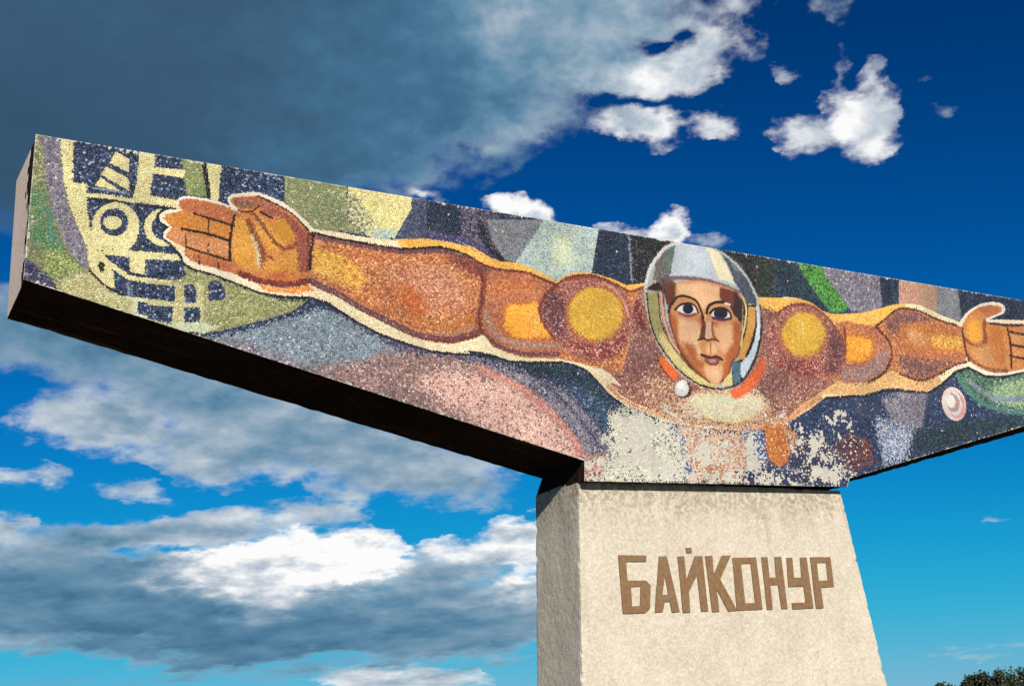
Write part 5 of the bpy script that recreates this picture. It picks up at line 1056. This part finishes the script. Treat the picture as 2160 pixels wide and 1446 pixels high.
('background','P',0,'limesmear',26,[-1203,2429,-1006,2502,-559,2381,-463,2281,-450,1851,-1354,1819,-1224,2094]),
('background','P',0,'limespeck',41,[852,2276,1162,2373,1495,2114,1325,1915,781,1895]),
('background','P',0,'limespeck',21,[487,2039,1047,1999,1325,1915,-82,1857,81,1931])]
LOSS = [(-0.913, 2.11, 0.338, 0.247, 1.0), (-1.099, 2.289, 0.157, 0.132, 0.7), (-0.682, 1.989, 0.29, 0.146, 1.0), (-0.851, 2.333, 0.233, 0.119, 0.9), (-0.14, 2.087, 0.325, 0.226, 0.6), (0.322, 2.109, 0.139, 0.246, 0.8), (1.091, 2.224, 0.235, 0.225, 0.68), (1.445, 2.504, 0.222, 0.15, 0.5), (1.195, 2.005, 0.411, 0.112, 0.85), (0.727, 2.492, 0.166, 0.097, 0.6), (-0.362, 2.485, 0.322, 0.092, 0.45), (-1.312, 1.905, 0.22, 0.127, 0.7), (0.024, 1.928, 0.997, 0.091, 0.75)]      # patches where tesserae have fallen: x, z, rx, rz, strength


def inside(px, pz, poly):
    r = np.zeros(len(px), bool)
    x0, z0 = poly[-1]
    for x1, z1 in poly:
        if z0 != z1:
            c = ((z1 > pz) != (z0 > pz)) & (px < (x0 - x1) * (pz - z1) / (z0 - z1) + x1)
            r ^= c
        x0, z0 = x1, z1
    return r


def near_line(px, pz, line, hw):
    r = np.zeros(len(px), bool)
    for (x0, z0), (x1, z1) in zip(line[:-1], line[1:]):
        dx, dz = x1 - x0, z1 - z0
        L = dx * dx + dz * dz + 1e-12
        t = np.clip(((px - x0) * dx + (pz - z0) * dz) / L, 0, 1)
        r |= (px - x0 - t * dx) ** 2 + (pz - z0 - t * dz) ** 2 < hw * hw
    return r


SHP = [(a, k, wd / 1000, pl, sf / 1000, np.array(pts, float).reshape(-1, 2) / 1000) for a, k, wd, pl, sf, pts in SHAPES]


def shape_index(x, z, soft=True):
    idx = np.zeros(len(x), int)
    for si, (a, k, wd, pl, sf, pts) in enumerate(SHP):
        m = wd / 2 + sf * 2.5 + 0.02
        lo = pts.min(0) - m
        hi = pts.max(0) + m
        sel = np.nonzero((x > lo[0]) & (x < hi[0]) & (z > lo[1]) & (z < hi[1]))[0]
        if not len(sel):
            continue
        qx, qz = x[sel], z[sel]
        if soft and sf > 0:
            qx = qx + rng.normal(0, sf, len(sel))
            qz = qz + rng.normal(0, sf, len(sel))
        hit = inside(qx, qz, pts) if k == 'P' else near_line(qx, qz, pts, wd / 2)
        idx[sel[hit]] = si
    return idx


# seeds: coarse tesserae in plain fields, small ones along outlines, hands and face
C0 = 0.0165
X0, X1 = OUT[1][0] - 0.1, OUT[6][0] + 0.1
Z0, Z1 = min(p[1] for p in OUT) - 0.1, OUT[0][1] + 0.1
gx, gz = np.meshgrid(np.arange(X0, X1, C0), np.arange(Z0, Z1, C0))
cx, cz = gx.ravel() + C0 / 2, gz.ravel() + C0 / 2
outp = [tuple(p) for p in OUT]
big = inside(cx, cz, outp) | near_line(cx, cz, outp + [outp[0]], 0.06)
cx, cz = cx[big], cz[big]
lab = np.stack([shape_index(cx + sx * C0 / 2, cz + sz * C0 / 2, False) for sx, sz in ((-1, -1), (1, -1), (-1, 1), (1, 1))])
part_of = np.array([s[0] for s in SHP])
FINE = {'face', 'eye', 'eye_far', 'mouth', 'helmet', 'bolt', 'hand', 'hand_far', 'collar', 'ringed_disc'}
fine_shape = np.array([s[0] in FINE for s in SHP])
split = (lab != lab[0]).any(0) | fine_shape[lab].any(0)
sx_, sz_, sr_ = [cx[~split]], [cz[~split]], [np.full((~split).sum(), C0)]
portrait = np.array([s[0] in ('face', 'eye', 'eye_far', 'mouth') for s in SHP])[lab].any(0)
for lot, k in ((split & ~portrait, 2), (split & portrait, 4)):      # the portrait is set in the smallest glass
    for ax in range(k):
        for az_ in range(k):
            sx_.append(cx[lot] + (ax + 0.5 - k / 2) * C0 / k)
            sz_.append(cz[lot] + (az_ + 0.5 - k / 2) * C0 / k)
            sr_.append(np.full(lot.sum(), C0 / k))
sx = np.concatenate(sx_)
sz = np.concatenate(sz_)
sr = np.concatenate(sr_)
sx += rng.uniform(-0.46, 0.46, len(sx)) * sr
sz += rng.uniform(-0.46, 0.46, len(sz)) * sr
keep_seed = inside(sx, sz, outp)
vs, es, fs, ov, oe, of = delaunay_2d_cdt([Vector((float(a), float(b))) for a, b in zip(sx, sz)], [], [], 0, 1e-7)
pts = np.array([(v.x, v.y) for v in vs])
orig = np.array([o[0] if o else -1 for o in ov])
tri = np.array([f for f in fs if len(f) == 3])
A, B_, C_ = pts[tri[:, 0]], pts[tri[:, 1]], pts[tri[:, 2]]
d = 2 * (A[:, 0] * (B_[:, 1] - C_[:, 1]) + B_[:, 0] * (C_[:, 1] - A[:, 1]) + C_[:, 0] * (A[:, 1] - B_[:, 1]))
d[np.abs(d) < 1e-14] = 1e-14
a2, b2, c2 = (A ** 2).sum(1), (B_ ** 2).sum(1), (C_ ** 2).sum(1)
cc = np.stack([(a2 * (B_[:, 1] - C_[:, 1]) + b2 * (C_[:, 1] - A[:, 1]) + c2 * (A[:, 1] - B_[:, 1])) / d,
               (a2 * (C_[:, 0] - B_[:, 0]) + b2 * (A[:, 0] - C_[:, 0]) + c2 * (B_[:, 0] - A[:, 0])) / d], 1)
vi = tri.ravel()
ti = np.repeat(np.arange(len(tri)), 3)
off = cc[ti] - pts[vi]
order = np.lexsort((np.arctan2(off[:, 1], off[:, 0]), vi))
vi, ti = vi[order], ti[order]
starts = np.searchsorted(vi, np.arange(len(pts) + 1))
count = np.diff(starts)
ok = (orig >= 0) & (count >= 3) & keep_seed[np.maximum(orig, 0)]
rad = sr[np.maximum(orig, 0)]
# cell corners, clamped so that no sliver runs off
corner = pts[vi] + np.clip(cc[ti] - pts[vi], -1.1 * rad[vi][:, None], 1.1 * rad[vi][:, None])
# trim at the panel's edges
for i in range(n):
    a, b = np.array(OUT[i]), np.array(OUT[(i + 1) % n])
    e = (b - a) / np.linalg.norm(b - a)
    nrm = np.array((-e[1], e[0]))
    rel = corner - a
    along = rel @ e
    dist = rel @ nrm
    L = np.linalg.norm(b - a)
    m = (dist < 0.001) & (dist > -0.05) & (along > -0.03) & (along < L + 0.03)
    corner[m] += (0.001 - dist[m])[:, None] * nrm
cen = np.stack([np.bincount(vi, corner[:, 0], len(pts)), np.bincount(vi, corner[:, 1], len(pts))], 1) / np.maximum(count, 1)[:, None]
sid = shape_index(cen[:, 0], cen[:, 1])
hard = shape_index(cen[:, 0], cen[:, 1], False)
# lost tesserae
from mathutils import noise as mnoise
loss = np.full(len(pts), 0.004)
loss[near_line(cen[:, 0], cen[:, 1], outp + [outp[0]], 0.016)] = 0.10
for (lx, lz, rx, rz, s_) in LOSS:
    q = np.sqrt(((cen[:, 0] - lx) / rx) ** 2 + ((cen[:, 1] - lz) / rz) ** 2)
    loss = np.maximum(loss, s_ * np.clip(1.25 - q, 0, 1))
zone = np.nonzero(loss > 0.02)[0]
for i in zone:
    v = mnoise.fractal(Vector((cen[i, 0] * 11, cen[i, 1] * 11, 0.3)), 0.75, 2.2, 5)
    loss[i] = loss[i] + v * 0.9 - 0.12
ok &= ~((rng.random(len(pts)) * 0.45 + 0.22 < loss) & (loss > 0.02)) & ~((loss <= 0.02) & (rng.random(len(pts)) < 0.002))
# glass colours
GK = 0.78
palnames = list(PAL)
col = np.zeros((len(pts), 3))
sp = np.array([palnames.index(s[3]) for s in SHP])[sid]
for k, name in enumerate(palnames):
    sel = np.nonzero(sp == k)[0]
    tones, jit = PAL[name]
    T = np.array([lin(c[:3]) for c in tones])
    W = np.array([c[3] for c in tones], float)
    pick = rng.choice(len(T), len(sel), p=W / W.sum())
    col[sel] = T[pick] * np.exp(rng.normal(0, jit * 0.55, (len(sel), 1)) + rng.normal(0, jit * 0.1, (len(sel), 3)))
# broad drift of tone from one batch of glass to the next
drift = np.array([mnoise.fractal(Vector((a * 3.1, b * 3.1, 7.7)), 1.0, 2.0, 3) for a, b in cen])
col *= (1 + 0.22 * drift)[:, None]
col = np.clip(col * GK, 0.004, 0.8)
tilt = rng.normal(0, 0.03, (len(pts), 2))
high = rng.uniform(0.0015, 0.0028, len(pts))
part_name = {'arm_far': 'arm', 'hand_far': 'hand', 'shoulder_far': 'shoulder', 'eye_far': 'eye'}
LBL = {'arm': 'long bare brown arm reaching to the big near hand', 'arm_far': 'shorter looking brown arm reaching to the far tip',
       'hand': 'large open palm with orange fingers', 'hand_far': 'open palm at the far tip',
       'shoulder': 'round shoulder with a golden disc beside the dark triangle', 'shoulder_far': 'round shoulder with a golden disc on the far side of the helmet'}
parts = list(dict.fromkeys(s[0] for s in SHP))
pidx = np.array([parts.index(s[0]) for s in SHP])[hard]
for k, nm in enumerate(parts):
    cells = np.nonzero(ok & (pidx == k))[0]
    if not len(cells):
        continue
    cnt = count[cells]
    tot = cnt.sum()
    own = np.repeat(np.arange(len(cells)), cnt)
    first = np.concatenate(([0], np.cumsum(cnt)[:-1]))
    local = np.arange(tot) - first[own]
    src = starts[cells][own] + local
    c = cen[cells][own]
    rel = corner[src] - c
    ln = np.linalg.norm(rel, axis=1, keepdims=True) + 1e-9
    gap = 0.03 * rad[cells][own][:, None] + 0.0003
    rt = rel * np.clip(1 - gap / ln, 0.3, 1)
    depth = -(high[cells][own] + (rt * tilt[cells][own]).sum(1))
    topv = np.stack([c[:, 0] + rt[:, 0], depth, c[:, 1] + rt[:, 1]], 1)
    rb = rel * np.clip(1 - gap * 0.4 / ln, 0.3, 1)
    botv = np.stack([c[:, 0] + rb[:, 0], np.full(tot, 0.0008), c[:, 1] + rb[:, 1]], 1)
    verts = np.concatenate([topv, botv])
    nxt = first[own] + (local + 1) % cnt[own]
    ids = np.arange(tot)
    sides = np.stack([ids + tot, nxt + tot, nxt, ids], 1)
    loops = np.concatenate([ids, sides.ravel()])
    lstart = np.concatenate([first, tot + 4 * ids])
    me = bpy.data.meshes.new(nm)
    me.vertices.add(len(verts))
    me.vertices.foreach_set('co', verts.ravel().astype(np.float32))
    me.loops.add(len(loops))
    me.loops.foreach_set('vertex_index', loops.astype(np.int32))
    me.polygons.add(len(lstart))
    me.polygons.foreach_set('loop_start', lstart.astype(np.int32))
    me.update(calc_edges=True)
    at = me.attributes.new('glaze', 'FLOAT_COLOR', 'FACE')
    fc = np.concatenate([col[cells], col[cells][own]])
    at.data.foreach_set('color', np.concatenate([fc, np.ones((len(fc), 1))], 1).ravel().astype(np.float32))
    o = child(part_name.get(nm, nm), me, M_TESS, panel)
    tag(o, LBL.get(nm), kind='stuff')

# ------------------------------------------------------------------ the name on the pedestal, in raised letters
LETTERS = [
    ('Б', [[-1177, 1240], [-893, 1239], [-901, 1189], [-1106, 1187], [-1110, 1033], [-922, 1031], [-880, 991], [-910, 802], [-962, 768], [-1183, 765]], [[-1081, 981], [-981, 984], [-1006, 827], [-1088, 822]]),
    ('А', [[-761, 1232], [-682, 1233], [-608, 772], [-689, 767], [-699, 857], [-750, 856], [-785, 772], [-864, 769]], [[-722, 1069], [-706, 912], [-770, 913]]),
    ('Й', [[-567, 1232], [-496, 1235], [-500, 1032], [-379, 1236], [-302, 1238], [-305, 772], [-380, 769], [-379, 1076], [-490, 933], [-497, 765], [-573, 764]], None),
    ('К', [[-268, 1238], [-191, 1240], [-198, 1075], [-86, 1240], [13, 1244], [-135, 1038], [11, 770], [-90, 766], [-188, 956], [-186, 766], [-263, 763]], None),
    ('О', [[31, 1223], [299, 1230], [297, 777], [8, 770]], [[116, 1172], [228, 1176], [223, 834], [111, 830]]),
    ('Н', [[362, 1230], [432, 1232], [425, 1051], [503, 1052], [516, 1234], [593, 1236], [585, 779], [515, 775], [512, 987], [422, 986], [413, 775], [348, 772]], None),
    ('У', [[654, 1227], [723, 1229], [711, 1050], [801, 1050], [816, 1229], [896, 1233], [893, 777], [646, 773], [647, 827], [812, 829], [814, 971], [632, 969]], None),
    ('Р', [[941, 1233], [1190, 1236], [1181, 965], [1018, 959], [1016, 778], [926, 773]], [[1012, 1182], [1127, 1184], [1117, 1023], [1004, 1019]])]
BREVE = [[-467, 1307], [-410, 1311], [-410, 1267], [-469, 1264]]


def prism(bm, outer, y0, y1):
    f = [bm.verts.new((x / 1000, y0, z / 1000)) for x, z in outer]
    b = [bm.verts.new((x / 1000, y1, z / 1000)) for x, z in outer]
    k = len(outer)
    for i in range(k):
        bm.faces.new((f[i], f[(i + 1) % k], b[(i + 1) % k], b[i]))
    return [bm.edges.get((f[i], f[(i + 1) % k])) for i in range(k)], f


for ch, outer, hole in LETTERS:
    bm = bmesh.new()
    y0, y1 = PED_Y0 - 0.010, PED_Y0 + 0.02
    ed, f = prism(bm, outer, y0, y1)
    if hole:
        e2, f2 = prism(bm, hole, y0, y1)
        bmesh.ops.triangle_fill(bm, edges=ed + e2, use_beauty=True)
    else:
        bm.faces.new(f)
    if ch == 'Й':
        e3, f3 = prism(bm, BREVE, y0, y1)
        bm.faces.new(f3)
    bmesh.ops.recalc_face_normals(bm, faces=bm.faces)
    me = bpy.data.meshes.new('letter')
    bm.to_mesh(me)
    bm.free()
    tag(child('letter', me, M_LET, ped), 'brown raised letter ' + ch)

# ------------------------------------------------------------------ shrubs on the steppe beyond
def leaf_mat(base):
    def f(t, p):
        g = t.node('ShaderNodeNewGeometry', out='Random Per Island')
        c = t.ramp(g, [(0.0, tuple(x * 0.55 for x in base)), (0.6, base), (1.0, (base[0] * 1.9, base[1] * 1.6, base[2] * 1.3))])
        t.l.new(c, p.inputs['Base Color'])
        p.inputs['Roughness'].default_value = 0.6
    return f


def bark(t, p):
    ob = t.node('ShaderNodeTexCoord', out='Object')
    t.l.new(t.ramp(t.noise(ob, 14.0, 5.0), [(0.3, (0.05, 0.035, 0.025)), (0.7, (0.12, 0.09, 0.065))]), p.inputs['Base Color'])
    p.inputs['Roughness'].default_value = 0.9


M_BARK = material('bark', bark)
M_LEAF = [material('foliage', leaf_mat(b)) for b in ((0.022, 0.038, 0.014), (0.035, 0.05, 0.022))]


def shrub(name, x, y, hgt, wid, mat, label, cat, nleaf):
    root = bpy.data.objects.new(name, None)
    COL.objects.link(root)
    gz = GZ
    root.location = (x, y, gz)
    tag(root, label, cat)
    r = random.Random(int(x * 100 + y))
    bm = bmesh.new()
    tips = []
    for s in range(7):
        a = r.uniform(0, 2 * math.pi)
        lean = r.uniform(0.2, 0.5) * wid
        base = Vector((math.cos(a) * 0.08, math.sin(a) * 0.08, -0.05))
        mid = Vector((math.cos(a) * lean * 0.5, math.sin(a) * lean * 0.5, hgt * 0.4))
        tip = Vector((math.cos(a) * lean, math.sin(a) * lean, hgt * r.uniform(0.65, 0.9)))
        tips.append((mid, tip))
        pr = None
        for q, rd in ((base, 0.05), (mid, 0.032), (tip, 0.008)):
            ring = [bm.verts.new(q + Vector((math.cos(k * 1.2566) * rd, math.sin(k * 1.2566) * rd, 0))) for k in range(5)]
            if pr:
                for k in range(5):
                    bm.faces.new((pr[k], pr[(k + 1) % 5], ring[(k + 1) % 5], ring[k]))
            pr = ring
    me = bpy.data.meshes.new('stem')
    bm.to_mesh(me)
    bm.free()
    o = link('stem', me, M_BARK)
    o.parent = root
    # clumps of leaves around the stems
    clumps = []
    for k in range(60):
        mid, tip = r.choice(tips)
        t = r.uniform(0.1, 1.05)
        c = mid.lerp(tip, t) + Vector((r.gauss(0, 0.16), r.gauss(0, 0.16), r.gauss(0, 0.06))) * wid
        c.z = min(max(c.z, hgt * 0.12), hgt * r.uniform(0.84, 0.93))
        clumps.append((c, r.uniform(0.12, 0.24) * wid))
    V, Fc = [], []
    for k in range(nleaf):
        c, rr = r.choice(clumps)
        dv = Vector((r.gauss(0, 1), r.gauss(0, 1), r.gauss(0, 0.8)))
        dv = dv.normalized() * rr * r.uniform(0.35, 1.0)
        p = c + dv
        ax = Vector((r.gauss(0, 1), r.gauss(0, 1), r.gauss(0, 0.6))).normalized()
        bx = ax.cross(Vector((r.gauss(0, 1), r.gauss(0, 1), r.gauss(0, 1)))).normalized()
        L, W = r.uniform(0.06, 0.12), r.uniform(0.024, 0.042)
        i = len(V)
        V += [p - ax * L * 0.5, p + bx * W, p + ax * L * 0.5, p - bx * W]
        Fc.append((i, i + 1, i + 2, i + 3))
    me = bpy.data.meshes.new('crown')
    me.from_pydata(V, [], Fc)
    o = link('crown', me, mat)
    o.parent = root
    return root


BUSHES = [(24.35, 17.05, 2.26, 1.5, 0, 'tallest dark green bush at the right edge, beyond the pedestal'),
          (24.95, 16.4, 2.24, 1.6, 1, 'broad dark bush cut by the right edge of the frame'),
          (23.75, 17.6, 2.17, 1.2, 1, 'low ragged bush just left of the tallest bush'),
          (23.2, 18.3, 2.13, 1.1, 0, 'lowest bush, nearest to the pedestal, only its top showing'),
          (25.8, 15.6, 2.2, 1.7, 0, 'dark bush farthest to the right, outside the row of the others')]
for x, y, hh, ww, k, lb in BUSHES:
    b = shrub('bush', x, y, hh, ww, M_LEAF[k], lb, 'bush', 8000)
    b['group'] = 'bushes on the horizon'
